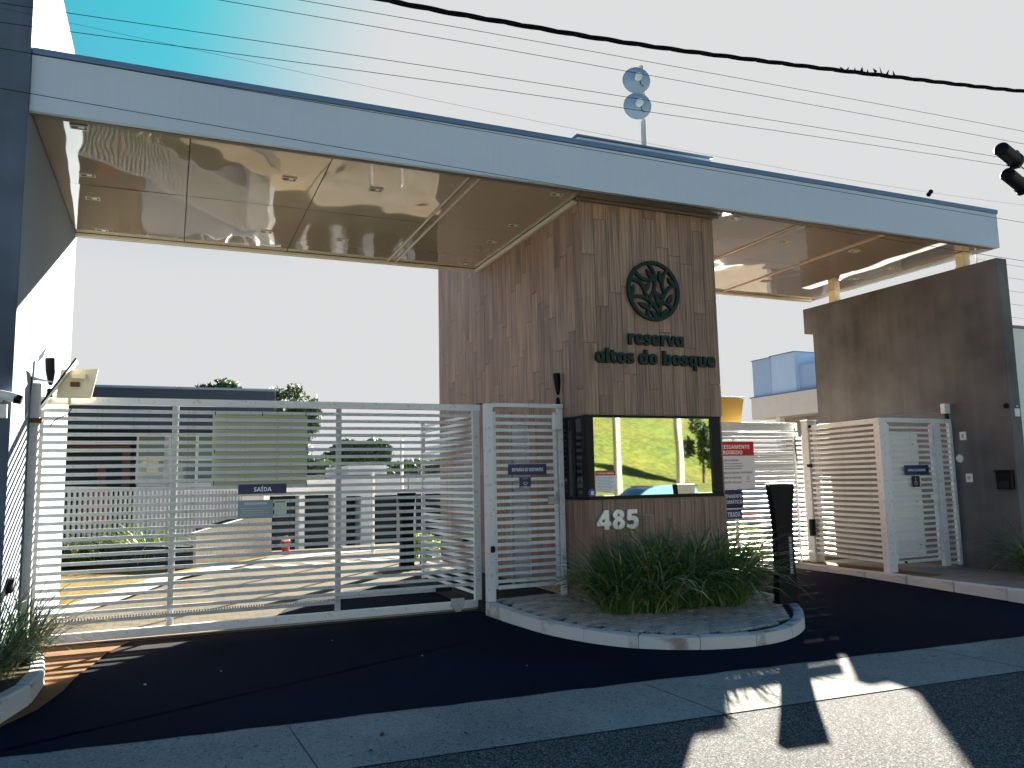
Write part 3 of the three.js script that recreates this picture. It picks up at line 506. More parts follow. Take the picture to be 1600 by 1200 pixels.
// sliding exit gate
{
  const z = -10.1, t = thing('sliding_gate', 'wide white slatted sliding exit gate between the left wall and the pedestrian gate', 'gate', 1.25, -0.09, z);
  slats(t, 'slat', -1.34, z, 3.74, z, 0.235, 2.465, 0.0885, 0.039, 0.030, M.paintShaded);
  block(t, 'top_rail', M.paint, -1.36, 3.86, 2.535, 2.62, z - 0.03, z + 0.03, 0.006);
  block(t, 'bottom_rail', M.paint, -1.36, 3.78, -0.065, 0.03, z - 0.035, z + 0.035, 0.006);
  post(t, 'stile', 3.80, z, -0.065, 2.533, 0.095, 0.06);
  post(t, 'stile', -1.32, z - 0.02, 0.032, 2.533, 0.05, 0.05);
  for (const x of [0.045, 1.955]) post(t, 'upright', x, z - 0.028, 0.032, 2.533, 0.07, 0.025, M.paintGrey);
  block(t, 'drive_rack', M.paintGrey, -1.3, 1.95, 0.125, 0.165, z + 0.022, z + 0.045);
  const teeth = []; for (let i = 0; i < 108; i++) teeth.push(box(0.016, 0.024, 0.02).translate(-1.29 + i * 0.03, 0.178, z + 0.033));
  const tm = part(t, 'rack_teeth', mergeGeometries(teeth), M.steel); tm.userData.kind = 'stuff';
  bar(t, 'drive_tube', 1.95, z + 0.045, 3.2, z + 0.045, 0.20, 0.04, 0.03, M.paintGrey);
  bar(t, 'tube_end', 3.2, z + 0.045, 3.42, z + 0.045, 0.20, 0.05, 0.04, M.black);
  part(t, 'roller_plate', uvm(new THREE.ExtrudeGeometry(new THREE.Shape([[-0.085, 0.09], [0.085, 0.09], [0.085, 0.0], [0.03, -0.07], [-0.03, -0.07], [-0.085, 0.0]].map((p) => new THREE.Vector2(...p))), { depth: 0.02, bevelEnabled: true, bevelSize: 0.004, bevelThickness: 0.004, bevelSegments: 1 })), M.paintGrey, 3.5, -0.02, z + 0.04);
  part(t, 'hook_bracket', rbox(0.09, 0.012, 0.05, 0.003), M.black, 3.87, 2.632, z);
  const lp = thing('blank_panel', 'plain beige green sheet fixed behind the upper slats of the exit gate', 'panel', 1.01, 1.58, z - 0.03); block(lp, 'sheet', M.beigePlate, 0.455, 1.565, 1.56, 2.47, z - 0.032, z - 0.026);
  for (const [x, y] of [[0.48, 2.455], [1.02, 2.455], [1.54, 2.455], [0.48, 2.0], [1.555, 2.03], [0.48, 1.63], [1.555, 1.6]]) part(lp, 'cable_tie', rbox(0.008, 0.05, 0.012, 0.002), M.black, x, y, z + 0.018);
  plate('exit_sign', 'small navy sign reading SAÍDA on the exit gate', 'sign', 0.755, 1.315, 1.49, 1.605, z + 0.026, canvasTex(512, 112, (x, w, h) => { x.fillStyle = '#071a50'; x.fillRect(0, 0, w, h); x.fillStyle = '#e8eaf0'; fitText(x, 'SAÍDA', w / 2, h / 2 + 2, 190, 52); }));
  plate('notice_plate', 'grey notice plate with faint lines of print below the navy exit sign', 'sign', 0.755, 1.16, 1.20, 1.415, z + 0.026, canvasTex(512, 256, (x, w, h) => { x.fillStyle = '#7d8f96'; x.fillRect(0, 0, w, h); x.fillStyle = '#b4c0c4'; x.fillRect(90, 30, 330, 34); x.fillStyle = '#7d8f96'; for (let i = 0; i < 14; i++) x.fillRect(104 + i * 23, 28, 5, 38); x.fillStyle = '#a5b2b4'; for (let i = 0; i < 4; i++) x.fillRect(40, 110 + i * 32, 420 - (i % 2) * 80, 9); }), C(0.25, 0.3, 0.32));
  plate('notice_plate', 'small pale green notice beside the grey plate on the exit gate', 'sign', 1.175, 1.32, 1.24, 1.415, z + 0.026, canvasTex(256, 256, (x, w, h) => { x.fillStyle = '#b9c6b8'; x.fillRect(0, 0, w, h); x.fillStyle = '#4f8a5a'; x.fillRect(20, 30, 210, 26); x.fillStyle = '#96a596'; for (let i = 0; i < 5; i++) x.fillRect(24, 90 + i * 30, 200 - (i % 3) * 40, 8); }), C(0.4, 0.45, 0.4));
}
// gate rail on the ground
{ const t = thing('gate_track', 'dark steel rail in the ground under the exit gate', 'rail', 1.25, -0.1, -10.1); block(t, 'rail', M.steel, -1.37, 3.9, -0.10, -0.078, -10.115, -10.085, 0.003); block(t, 'rail_base', M.gap, -1.37, 3.9, -0.099, -0.0865, -10.16, -10.04, 0.002); }
// fence along the pedestrian corridor
{
  const t = thing('corridor_fence', 'white slatted side fence running back from the right end of the exit gate', 'fence', 3.86, -0.05, -11.5);
  slats(t, 'slat', 3.86, -10.26, 3.86, -12.72, 0.08, 2.50, 0.0885);
  post(t, 'fence_post', 3.86, -12.76, -0.08, 2.58, 0.06);
  post(t, 'fence_post', 3.86, -10.22, -0.08, 2.58, 0.06);
  part(t, 'junction_box', rbox(0.08, 0.10, 0.06, 0.008), M.black, 3.92, 0.72, -10.9);
}
// pedestrian gate
{
  const z = -9.72, t = thing('pedestrian_gate', 'narrow white slatted visitor gate between exit gate and wood tower', 'gate', 4.36, 0.05, z);
  post(t, 'gate_post', 3.835, z, 0.05, 2.60, 0.115, 0.09); post(t, 'gate_post', 4.885, z, 0.06, 2.55, 0.07, 0.07); block(t, 'top_rail', M.paint, 3.895, 4.93, 2.555, 2.61, z - 0.035, z + 0.035, 0.006);
  slats(t, 'slat', 3.93, z - 0.02, 4.81, z - 0.02, 0.29, 2.44, 0.0915, 0.042, 0.028);
  post(t, 'door_stile', 3.925, z - 0.02, 0.20, 2.50, 0.035, 0.045); post(t, 'door_stile', 4.815, z - 0.02, 0.20, 2.50, 0.045, 0.045); block(t, 'door_rail', M.paint, 3.945, 4.79, 0.19, 0.24, z - 0.04, z, 0.005);
  part(t, 'lock', rbox(0.15, 0.10, 0.05, 0.006), M.paintGrey, 4.76, 1.31, z + 0.012); part(t, 'handle', rbox(0.02, 0.13, 0.035, 0.006), M.steel, 4.80, 1.36, z + 0.05);
  part(t, 'lock_box', rbox(0.115, 0.205, 0.09, 0.008), M.whitePlastic, 4.815, 2.355, z + 0.06);
  part(t, 'call_button', rbox(0.055, 0.085, 0.05, 0.02), M.black, 3.85, 0.71, z + 0.06);
  plate('visitor_sign', 'navy sign reading ENTRADA DE VISITANTES on the narrow gate beside the tower', 'sign', 4.105, 4.665, 1.655, 1.80, z + 0.014, canvasTex(1024, 264, (x, w, h) => { x.fillStyle = '#071a50'; x.fillRect(0, 0, w, h); x.fillStyle = '#e8eaf0'; fitText(x, 'ENTRADA DE VISITANTES', w / 2, h / 2, 840, 82); }));
  plate('access_sign', 'small square navy sign with a white symbol under the visitor sign on the narrow gate', 'sign', 4.265, 4.43, 1.48, 1.625, z + 0.014, canvasTex(256, 256, (x, w, h) => { x.fillStyle = '#071a50'; x.fillRect(0, 0, w, h); x.fillStyle = '#c8ccd8'; x.fillRect(60, 30, 136, 8); x.strokeStyle = '#c8ccd8'; x.lineWidth = 10; x.beginPath(); x.ellipse(128, 140, 44, 26, 0, 0, 6.3); x.stroke(); x.fillRect(100, 176, 56, 10); x.fillStyle = '#7f8fae'; x.fillRect(0, 214, w, 42); x.fillStyle = '#e8eaf0'; x.fillRect(80, 226, 90, 12); }));
}
function sensor(label, x, y, z, tilt) {
  const t = thing('infrared_sensor', label, 'sensor', x, y, z, 'black infrared sensors on gate posts');
  const prof = [[0, 0.16], [0.05, 0.16], [0.052, 0.15], [0.05, 0.02], [0.03, -0.10], [0.018, -0.14], [0, -0.14]].map((p) => new THREE.Vector2(...p)).reverse();
  const b = part(t, 'housing', new THREE.LatheGeometry(prof, 20).scale(1, 1, 0.8), M.black, x, y + 0.27, z); b.rotation.z = tilt;
  part(t, 'joint', new THREE.SphereGeometry(0.028, 14, 10), M.black, x, y + 0.07, z); part(t, 'foot', cyl(0.03, 0.035, 0.05, 14), M.black, x, y + 0.025, z);
}
sensor('black bullet shaped sensor on top of the visitor gate post', 4.87, 2.61, -9.72, 0.06);
{ const t = thing('hanging_sheet', 'white plastic sheet strip hanging behind the visitor gate slats', 'sheet', 4.72, 0.1, -10.7); const g = new THREE.PlaneGeometry(0.27, 2.25, 6, 40), p = g.attributes.position; for (let i = 0; i < p.count; i++) p.setZ(i, 0.012 * Math.sin(p.getY(i) * 14 + p.getX(i) * 9) + 0.02 * vn(p.getX(i) * 6 + 9, p.getY(i) * 3 + 9, 99, 99, 601)); g.computeVertexNormals(); part(t, 'sheet', g, M.sheet, 4.73, 1.26, -10.7); post(t, 'pole', 4.58, -10.72, 0.05, 2.45, 0.04, 0.04, M.paintGrey); }

// left post with lamps
{
  const t = thing('gate_post', 'grey steel post at the left end of the exit gate with a rusty bracket', 'post', -1.335, -0.05, -9.72);
  post(t, 'post_body', -1.335, -9.72, -0.08, 2.72, 0.085, 0.10, M.paintGrey); part(t, 'bracket', rbox(0.13, 0.05, 0.12, 0.006), M.rust, -1.325, 2.32, -9.71);
  sensor('black bullet shaped sensor on the rusty left gate post', -1.24, 2.60, -9.95, 0.05);
  const b = thing('tilted_panel', 'pale panel with a dark edge tilted up above the left gate post', 'panel', -1.16, 2.46, -9.9); const m = part(b, 'board', rbox(0.016, 0.64, 0.26, 0.004), M.whitePlastic, -1.155, 2.74, -9.93); m.rotation.z = -0.55; const m2 = part(b, 'edge_trim', rbox(0.02, 0.645, 0.012, 0.003), M.black, -1.151, 2.74, -9.79); m2.rotation.z = -0.55;
  const c = thing('floodlight', 'square cream floodlight plate with a small box on its face, behind the tilted panel', 'floodlight', -0.98, 2.58, -10.0);
  const pl = part(c, 'back_plate', uvm(new THREE.ExtrudeGeometry(new THREE.Shape([[-0.20, -0.17], [0.14, -0.17], [0.20, 0.16], [-0.16, 0.14]].map((p) => new THREE.Vector2(...p))), { depth: 0.02, bevelEnabled: true, bevelSize: 0.004, bevelThickness: 0.004, bevelSegments: 1 })), M.cream, -0.98, 2.77, -10.02);
  part(pl, 'driver_box', rbox(0.15, 0.06, 0.05, 0.006), M.cream, -0.97, 2.84, -9.98); part(pl, 'hinge', rbox(0.09, 0.05, 0.05, 0.006), M.rust, -1.0, 2.75, -9.98);
  part(c, 'arm', rbox(0.03, 0.20, 0.03, 0.005), M.cream, -1.05, 2.62, -10.03);
  const v = thing('bird_spikes', 'thin dark blades pointing sideways and up from the left gate post', 'spike', -1.36, 2.75, -9.7);
  const bl = (l, w) => uvm(new THREE.ExtrudeGeometry(new THREE.Shape([[0, 0], [l * 0.35, w], [l, 0], [l * 0.35, -w]].map((p) => new THREE.Vector2(...p))), { depth: 0.006, bevelEnabled: false }));
  const a1 = part(v, 'blade', bl(0.40, 0.018), M.steel, -1.50, 2.79, -9.66); a1.rotation.z = -0.18; const a2 = part(v, 'blade', bl(0.22, 0.02), M.steel, -1.33, 2.93, -9.66); a2.rotation.z = 1.15; const a3 = part(v, 'blade', bl(0.30, 0.012), M.black, -1.39, 2.55, -9.66); a3.rotation.z = 1.5;
  part(v, 'rod', cyl(0.004, 0.004, 0.24, 6), M.steel, -1.345, 2.84, -9.66);
  part(v, 'cable', tube([[0, 0, 0], [0.06, 0.08, 0], [0.16, 0.13, 0], [0.20, 0.20, 0]], 0.006, 14, 5), M.black, -1.22, 2.28, -9.96);
}
function bulletCam(name, label, x, y, z, ry, s = 1) {
  const t = thing(name, label, 'camera', x, y, z, 'security cameras'); t.rotation.y = ry;
  const add = (n, g, m, px, py, pz) => { const o = mk(n, g, m); o.position.set(px, py, pz); t.add(o); return o; };
  add('housing', cyl(0.042 * s, 0.046 * s, 0.17 * s, 18).rotateZ(Math.PI / 2 - 0.25), M.whitePlastic, 0.02 * s, 0.03 * s, 0.07 * s);
  add('lens_hood', cyl(0.048 * s, 0.04 * s, 0.06 * s, 18).rotateZ(Math.PI / 2 - 0.25), M.black, 0.12 * s, 0.0, 0.07 * s);
  add('junction_box', rbox(0.12 * s, 0.13 * s, 0.05 * s, 0.008), M.whitePlastic, -0.03 * s, -0.11 * s, 0.026 * s);
  add('arm', cyl(0.014 * s, 0.014 * s, 0.10 * s, 10).rotateX(Math.PI / 2), M.whitePlastic, -0.03 * s, -0.01 * s, 0.04 * s);
}
bulletCam('security_camera', 'white bullet camera over a junction box on the dark front of the left wall', -1.43, 2.43, -8.60, 0);
bulletCam('security_camera', 'white bullet camera with a small box on the front edge of the right wall', 12.52, 2.62, -8.52, Math.PI);
{ const t = thing('meter_box', 'small dark box low on the striped inner face of the left wall', 'box', -1.37, 0.60, -8.95); part(t, 'case', rbox(0.05, 0.13, 0.20, 0.006), M.black, -1.355, 0.70, -8.95); part(t, 'lid', rbox(0.008, 0.10, 0.16, 0.003), M.rubber, -1.327, 0.70, -8.95); }
for (const [i, y] of [[0, 0.77], [1, 0.66]]) { const t = thing('socket_box', ['upper small dark square recess box on the sunlit left wall behind the gate', 'lower small dark square recess box on the sunlit left wall behind the gate'][i], 'box', -1.38, y, -10.75, 'dark boxes on the left wall'); part(t, 'cover', rbox(0.02, 0.06, 0.14, 0.003), M.black, -1.371, y + 0.03, -10.75); part(t, 'lip', rbox(0.03, 0.008, 0.15, 0.002), M.steel, -1.365, y + 0.065, -10.75); }

// entry gate on the right
{
  const z = -11.7, t = thing('sliding_gate', 'white slatted sliding entry gate behind the red and white warning board', 'gate', 9.2, -0.1, z);
  slats(t, 'slat', 7.2, z, 11.07, z, 0.03, 2.26, 0.0905, 0.042, 0.11);  // slats deepened and carried on behind the post to block the low sun
  block(t, 'top_rail', M.paint, 7.2, 10.9, 2.30, 2.375, z - 0.03, z + 0.03, 0.006); block(t, 'guide_rail', M.paint, 7.2, 10.86, 2.40, 2.55, z - 0.02, z + 0.06, 0.008); block(t, 'bottom_rail', M.paint, 7.2, 10.72, -0.09, -0.02, z - 0.03, z + 0.03, 0.006);
  post(t, 'stile', 10.76, z + 0.06, -0.018, 2.298, 0.05, 0.02); post(t, 'stile', 10.97, z + 0.06, -0.018, 2.298, 0.05, 0.02); for (const x of [8.2, 9.42]) post(t, 'upright', x, z - 0.03, -0.018, 2.298, 0.07, 0.025, M.paintGrey);
  part(t, 'guide_cable', tube([[0, 0, 0], [-0.03, -0.3, 0.01], [0.0, -0.65, 0]], 0.008, 12, 5), M.black, 10.80, 2.45, z + 0.07);
  const p = thing('gate_post', 'white square post between entry gate and visitor cage', 'post', 10.93, -0.1, -11.42); post(p, 'post_body', 10.93, -11.42, -0.1, 2.56, 0.22, 0.16); part(p, 'post_cap', rbox(0.24, 0.02, 0.18, 0.004), M.paint, 10.93, 2.572, -11.42);
  part(p, 'stop_block', rbox(0.09, 0.30, 0.08, 0.012), M.black, 10.77, 0.62, -11.32); part(p, 'stop_block', rbox(0.07, 0.06, 0.08, 0.012), M.black, 10.80, 1.74, -11.32); part(p, 'lamp', rbox(0.06, 0.05, 0.06, 0.01), M.black, 10.86, 2.46, -11.31);
  plate('warning_sign', 'large white warning board with a red heading, half hidden behind the wood tower', 'sign', 8.84, 9.80, 1.36, 2.20, z + 0.068, canvasTex(1024, 896, (x, w, h) => {
    x.fillStyle = '#e6e8ee'; x.fillRect(0, 0, w, h); x.fillStyle = '#c0101a'; x.fillRect(0, 0, w, 275); x.fillStyle = '#fff'; fitText(x, 'EXPRESSAMENTE', 480, 100, 900, 76); fitText(x, 'PROIBIDO', 480, 206, 540, 76);
    x.fillStyle = '#23264a'; x.textBaseline = 'middle'; x.textAlign = 'left';
    const row = (t, y, px, right) => { x.font = 'bold ' + px + 'px sans-serif'; x.textAlign = 'right'; x.fillText(t, right, y); };
    row('FORÇAR O PORTÃO', 365, 50, 640); row('se fora do atendimento da', 425, 36, 720); row('portaria e do procedimento', 472, 36, 740); row('para bloquear o portão', 519, 36, 700);
    row('ENTRAR OU SAIR NA CONTRAMÃO', 600, 48, 960); row('PASSAGEM DE PEDESTRE', 695, 48, 690); row('PORTÃO VEICULAR', 785, 48, 690);
    x.strokeStyle = '#6a7088'; x.lineWidth = 5; x.beginPath(); x.arc(850, 700, 40, 0, 6.3); x.moveTo(850, 742); x.lineTo(850, 675); x.moveTo(850, 710); x.lineTo(824, 684); x.moveTo(850, 722); x.lineTo(876, 694); x.stroke(); x.fillStyle = '#8a90a4'; x.fillRect(780, 772, 140, 10);
  }), C(0.6, 0.6, 0.62));
  plate('automatic_sign', 'navy sign with white lettering below the warning board on the entry gate', 'sign', 8.96, 9.50, 1.01, 1.335, z + 0.066, canvasTex(512, 308, (x, w, h) => { x.fillStyle = '#071a50'; x.fillRect(0, 0, w, h); x.fillStyle = '#e8eaf0'; fitText(x, 'EQUIPAMENTO', w / 2, 105, 470, 62); fitText(x, 'AUTOMÁTICO', w / 2, 200, 470, 62); }));
  plate('entry_sign', 'lowest navy sign, reading ENTRADA, on the entry gate', 'sign', 8.98, 9.46, 0.82, 0.985, z + 0.066, canvasTex(512, 176, (x, w, h) => { x.fillStyle = '#14307a'; x.fillRect(0, 0, w, h); x.fillStyle = '#e8eaf0'; fitText(x, 'ENTRADA', w / 2, h / 2, 440, 96); }));
}
// visitor cage beside the right wall
{
  const t = thing('visitor_cage', 'white slatted visitor cage with a pedestrian door against the right wall', 'gate', 11.4, 0, -10.2);
  slats(t, 'slat', 10.88, -11.30, 10.68, -9.62, 0.16, 2.33, 0.0905, 0.042, 0.10); bar(t, 'top_rail', 10.9, -11.33, 10.68, -9.58, 2.44, 0.085, 0.07); post(t, 'upright', 10.915, -11.28, 0.06, 2.40, 0.05, 0.05);  // side slats shaped this deep to keep sun beams off the driveway
  post(t, 'corner_post', 10.67, -9.56, 0, 2.48, 0.17, 0.13, M.paint, -0.05);
  bar(t, 'top_rail', 10.76, -9.55, 12.38, -9.62, 2.445, 0.075, 0.06);
  slats(t, 'slat', 10.83, -9.58, 11.88, -9.62, 0.22, 2.33, 0.0905); post(t, 'door_stile', 10.83, -9.575, 0.13, 2.38, 0.05, 0.045); post(t, 'door_stile', 11.88, -9.615, 0.13, 2.38, 0.05, 0.045); bar(t, 'door_rail', 10.84, -9.575, 11.88, -9.615, 0.14, 0.045, 0.04);
  post(t, 'jamb', 11.99, -9.60, 0.02, 2.41, 0.13, 0.08); slats(t, 'slat', 12.06, -9.62, 12.32, -9.63, 0.06, 2.33, 0.0905); post(t, 'jamb', 12.35, -9.62, 0.02, 2.41, 0.07, 0.06);
  part(t, 'lock', rbox(0.13, 0.08, 0.05, 0.006), M.whitePlastic, 11.80, 1.16, -9.57); part(t, 'door_closer', rbox(0.03, 0.03, 0.05, 0.005), M.black, 11.0, 0.14, -9.55);
  part(t, 'camera_dome', new THREE.SphereGeometry(0.075, 20, 14), M.whitePlastic, 12.42, 1.80, -9.50).name = 'camera_housing'; part(t, 'camera_lens', new THREE.SphereGeometry(0.05, 18, 12), M.black, 12.44, 1.79, -9.455);
  part(t, 'power_box', rbox(0.13, 0.17, 0.09, 0.008), M.whitePlastic, 12.27, 2.66, -9.6); part(t, 'power_box_base', rbox(0.05, 0.10, 0.05, 0.006), M.black, 12.29, 2.53, -9.6); part(t, 'stay_wire', tube([[0, 0, 0], [-0.7, -0.03, -0.4], [-1.2, -0.07, -0.8]], 0.008, 10, 5), M.steel, 12.23, 2.60, -9.62);
  { const s = thing('hanging_sheet', 'wrinkled white sheet tied behind the door slats of the right visitor cage', 'sheet', 11.2, 0.2, -9.66); const g = new THREE.PlaneGeometry(0.74, 2.0, 16, 60), p = g.attributes.position; for (let i = 0; i < p.count; i++) p.setZ(i, 0.010 * Math.sin(p.getY(i) * 33 + p.getX(i) * 3) + 0.018 * vn(p.getX(i) * 3 + 9, p.getY(i) * 4 + 9, 99, 99, 611)); g.computeVertexNormals(); part(s, 'sheet', g, M.sheet, 11.22, 1.22, -9.635, 0.04); for (const y of [2.05, 1.1, 0.4]) part(s, 'cable_tie', rbox(0.03, 0.012, 0.01, 0.002), M.black, 11.4, y, -9.58); }
  plate('visitor_sign', 'navy sign reading ENTRADA DE MORADORES on the door of the right cage', 'sign', 11.14, 11.72, 1.54, 1.70, -9.562, canvasTex(1024, 264, (x, w, h) => { x.fillStyle = '#071a50'; x.fillRect(0, 0, w, h); x.fillStyle = '#e8eaf0'; fitText(x, 'ENTRADA DE MORADORES', w / 2, h / 2, 760, 70); }), undefined, 0.04);
  plate('access_sign', 'small dark square sign with wheelchair symbol under the sign on the right cage door', 'sign', 11.30, 11.48, 1.34, 1.52, -9.562, canvasTex(256, 256, (x, w, h) => { x.fillStyle = '#0c0f2a'; x.fillRect(0, 0, w, h); x.strokeStyle = '#d8dce8'; x.fillStyle = '#d8dce8'; x.lineWidth = 11; x.beginPath(); x.arc(116, 160, 42, 0.2, 4.4); x.stroke(); x.beginPath(); x.arc(112, 56, 15, 0, 6.3); x.fill(); x.beginPath(); x.moveTo(114, 78); x.lineTo(118, 142); x.lineTo(160, 142); x.lineTo(180, 190); x.stroke(); }), undefined, 0.04);
}
// plates on the right wall
function wallPlate(name, label, cat, y0, y1, z0, z1, mat, extra) { const t = thing(name, label, cat, 12.38, y0, (z0 + z1) / 2); part(t, 'plate', rbox(0.02, y1 - y0, z1 - z0, 0.005), mat, 12.391, (y0 + y1) / 2, (z0 + z1) / 2); part(t, extra, rbox(0.008, (y1 - y0) * 0.4, (z1 - z0) * 0.35, 0.002), M.steel, 12.379, (y0 + y1) / 2, (z0 + z1) / 2); }
wallPlate('switch_plate', 'upper white switch plate on the dark right wall beside the cage', 'switch', 2.11, 2.25, -9.46, -9.34, M.whitePlastic, 'rocker');
wallPlate('switch_plate', 'lower white switch plate on the dark right wall beside the cage', 'switch', 1.40, 1.54, -9.41, -9.29, M.whitePlastic, 'rocker');
{ const t = thing('intercom', 'black intercom box near the front edge of the right wall', 'intercom', 12.37, 1.28, -8.70); part(t, 'case', rbox(0.09, 0.29, 0.26, 0.012), M.black, 12.355, 1.425, -8.70); part(t, 'visor', rbox(0.12, 0.02, 0.27, 0.005), M.black, 12.34, 1.58, -8.70); part(t, 'speaker_grille', rbox(0.012, 0.10, 0.16, 0.004), M.rubber, 12.306, 1.36, -8.70); }
// hood box next to the tower
{
  const t = thing('awning_box', 'ochre box awning beside the right edge of the tower above the entry gate', 'awning', 9.3, 2.5, -12.2);
  const s = new THREE.Shape([[8.5, 2.56], [9.83, 2.55], [9.93, 3.02], [8.5, 3.03]].map(([x, y]) => new THREE.Vector2(x, y)));
  part(t, 'shell', uvm(new THREE.ExtrudeGeometry(s, { depth: 0.5, bevelEnabled: true, bevelSize: 0.008, bevelThickness: 0.008, bevelSegments: 1 })), std({ color: C(0.42, 0.26, 0.045), roughness: 0.55 }), 0, 0, -12.5);
  block(t, 'edge_strip', M.whitePlastic, 8.5, 9.95, 3.04, 3.06, -12.52, -11.97, 0.003);
  post(t, 'support_post', 8.6, -12.3, -0.1, 2.56, 0.10, 0.10);
}
// dark intercom totem on the island, and its twin inside the exit
const totemText = canvasTex(128, 1024, (x, w, h) => { x.fillStyle = '#040405'; x.fillRect(0, 0, w, h); x.save(); x.translate(w / 2, h / 2); x.rotate(-Math.PI / 2); x.fillStyle = '#cfd3d8'; fitText(x, 'IDENTIFIQUE-SE', 0, 0, 900, 76); x.restore(); });
function totem(label, x, z, y, ry, text) {
  const t = thing('intercom_totem', label, 'totem', x, y, z, 'black waisted intercom totems'); t.rotation.y = ry; t.scale.setScalar(1.045);
  const pr = [[0.132, 0], [0.114, 0.5], [0.108, 0.85], [0.124, 1.10], [0.165, 1.40]], s = new THREE.Shape(); s.moveTo(-pr[0][0], 0); for (const [w, h] of pr.slice(1)) s.lineTo(-w, h); for (const [w, h] of pr.slice().reverse()) s.lineTo(w, h);
  const b = mk('body', uvm(new THREE.ExtrudeGeometry(s, { depth: 0.09, bevelEnabled: true, bevelSize: 0.008, bevelThickness: 0.008, bevelSegments: 2 })), M.black); b.position.z = -0.01; t.add(b);
  const c = mk('top_plate', rbox(0.34, 0.012, 0.10, 0.004), M.steel); c.position.set(0, 1.415, 0.035); t.add(c);
  const f = mk('base_flange', rbox(0.29, 0.02, 0.15, 0.005), M.black); f.position.set(0, 0.01, 0.035); t.add(f);
  if (text) { const l = mk('lettering', new THREE.PlaneGeometry(0.062, 0.50), std({ map: totemText, roughness: 0.5 })); l.position.set(0.06, 0.56, 0.0905); t.add(l); }
}
totem('black waisted intercom totem on the paved island in front of the entry gate', 7.17, -8.09, -0.002, -0.10, true);
totem('black waisted intercom totem inside, seen through the slats of the exit gate', 4.3, -15.4, -0.1, 0.15, false);
// sticker notices on the tower window
plate('window_notice', 'white notice with a red heading stuck in the corner of the mirrored window', 'notice', 5.07, 5.365, 1.425, 1.69, TZ - 0.012, canvasTex(512, 460, (x, w, h) => { x.fillStyle = '#e4e4e6'; x.fillRect(0, 0, w, h); x.fillStyle = '#b8391f'; x.fillRect(0, 0, w, 110); x.fillStyle = '#f0dcd8'; fitText(x, 'PORTARIA REMOTA', w / 2, 58, 440, 44); x.fillStyle = '#8a90a0'; for (let i = 0; i < 9; i++) x.fillRect(36, 150 + i * 33, 440 - (i % 3) * 50, 9); }), C(0.5, 0.5, 0.5));
{ const t = thing('window_sticker', 'round blue sticker with a white mark on the black window corner', 'sticker', 4.995, 1.35, TZ + 0.012); part(t, 'disc', cyl(0.055, 0.055, 0.003, 24).rotateX(Math.PI / 2), std({ color: C(0.03, 0.05, 0.30), roughness: 0.5 }), 4.995, 1.405, TZ + 0.0125); part(t, 'mark', rbox(0.045, 0.05, 0.002, 0.0008), M.whitePlastic, 4.998, 1.405, TZ + 0.016); }

// ---------------------------------------------------------------- overhead lines
function line(name, label, pts, r, group, seg = 40) { return solo(name, tube(pts, r, seg, 5), M.cable, label, 'cable', group); }
const wireSpec = [[5.46, 5.97, 'second lowest thin wire crossing over the fascia top'], [5.30, 5.87, 'thin wire just under the topmost sky wires at left'], [5.06, 4.99, 'thin wire lying across the upper fascia'], [4.72, 4.40, 'lowest thin wire, crossing the lower edge of the fascia'], [5.80, 6.22, 'thin wire meeting the top frame edge left of centre'], [5.92, 6.42, 'uppermost thin wire below the twisted cable']];
wireSpec.forEach(([y0, y1, label]) => { const P = []; for (let i = 0; i <= 8; i++) { const x = -36 + i * 10, s = (x + 1.35) / 12.4; P.push([x, y0 + (y1 - y0) * Math.min(1, Math.max(-0.4, s)) + 0.012 * (s - 0.5) * (s - 0.5), -7]); } line('overhead_wire', label, P, 0.0030, null, 60); });
{
  const t = thing('twisted_cable', 'thick black twisted power cable sagging across the bright sky', 'cable', 5, 6.3, -7.0);
  const base = [[-30, 9.2], [-10, 6.9], [-3, 6.28], [1.76, 6.20], [3.1, 6.25], [4.64, 6.34], [6.44, 6.50], [7.78, 6.63], [8.56, 6.71], [11.11, 6.98], [18, 7.9], [34, 10.6]];
  const c = new THREE.CatmullRomCurve3(base.map(([x, y]) => new THREE.Vector3(x, y, -7)));
  for (let k = 0; k < 3; k++) { const pts = []; for (let i = 0; i <= 420; i++) { const p = c.getPointAt(i / 420), a = p.x * 5.2 + k * 2.094; pts.push([p.x, p.y + 0.016 * Math.sin(a), p.z + 0.016 * Math.cos(a)]); } part(t, 'strand', tube(pts.map(([x, y, z]) => [x, y, z]), 0.0135, 900, 6), M.cable); }
  const r = rng(91); for (let i = 0; i < 9; i++) { const x = 7.62 + i * 0.11; part(t, 'cable_tie', new THREE.ConeGeometry(0.012 + 0.012 * r(), 0.06 + 0.10 * r(), 5).rotateZ((r() - 0.5) * 2).translate(x, 6.66 + (x - 7.8) * 0.1 + 0.03 * r(), -7 + (r() - 0.5) * 0.05), M.cable); }
}
function splice(label, x, y, z, l, r, rz) {
  const t = thing('cable_closure', label, 'cable closure', x, y, z); t.rotation.set(0, 0.25, rz);
  const add = (n, g, m, px, py, pz) => { const o = mk(n, g, m); o.position.set(px, py, pz); t.add(o); };
  const prof = [[0, -l / 2], [r * 0.8, -l / 2], [r, -l / 2 + 0.02], [r, l * 0.3], [r * 1.12, l * 0.32], [r * 1.12, l / 2 - 0.02], [r, l / 2], [0, l / 2]].map((p) => new THREE.Vector2(...p));
  add('dome', new THREE.LatheGeometry(prof, 20).rotateZ(-Math.PI / 2), M.black, 0, 0, 0);
  add('clamp', rbox(r * 0.8, r * 2.5, r * 1.2, 0.006), M.black, l * 0.36, 0, 0);
  add('tail_cable', tube([[l / 2, 0, 0], [l, -0.02, 0], [l * 3, 0.12, 0], [l * 9, 1.0, 0]], 0.006, 16, 5), M.cable, 0, 0, 0);
}
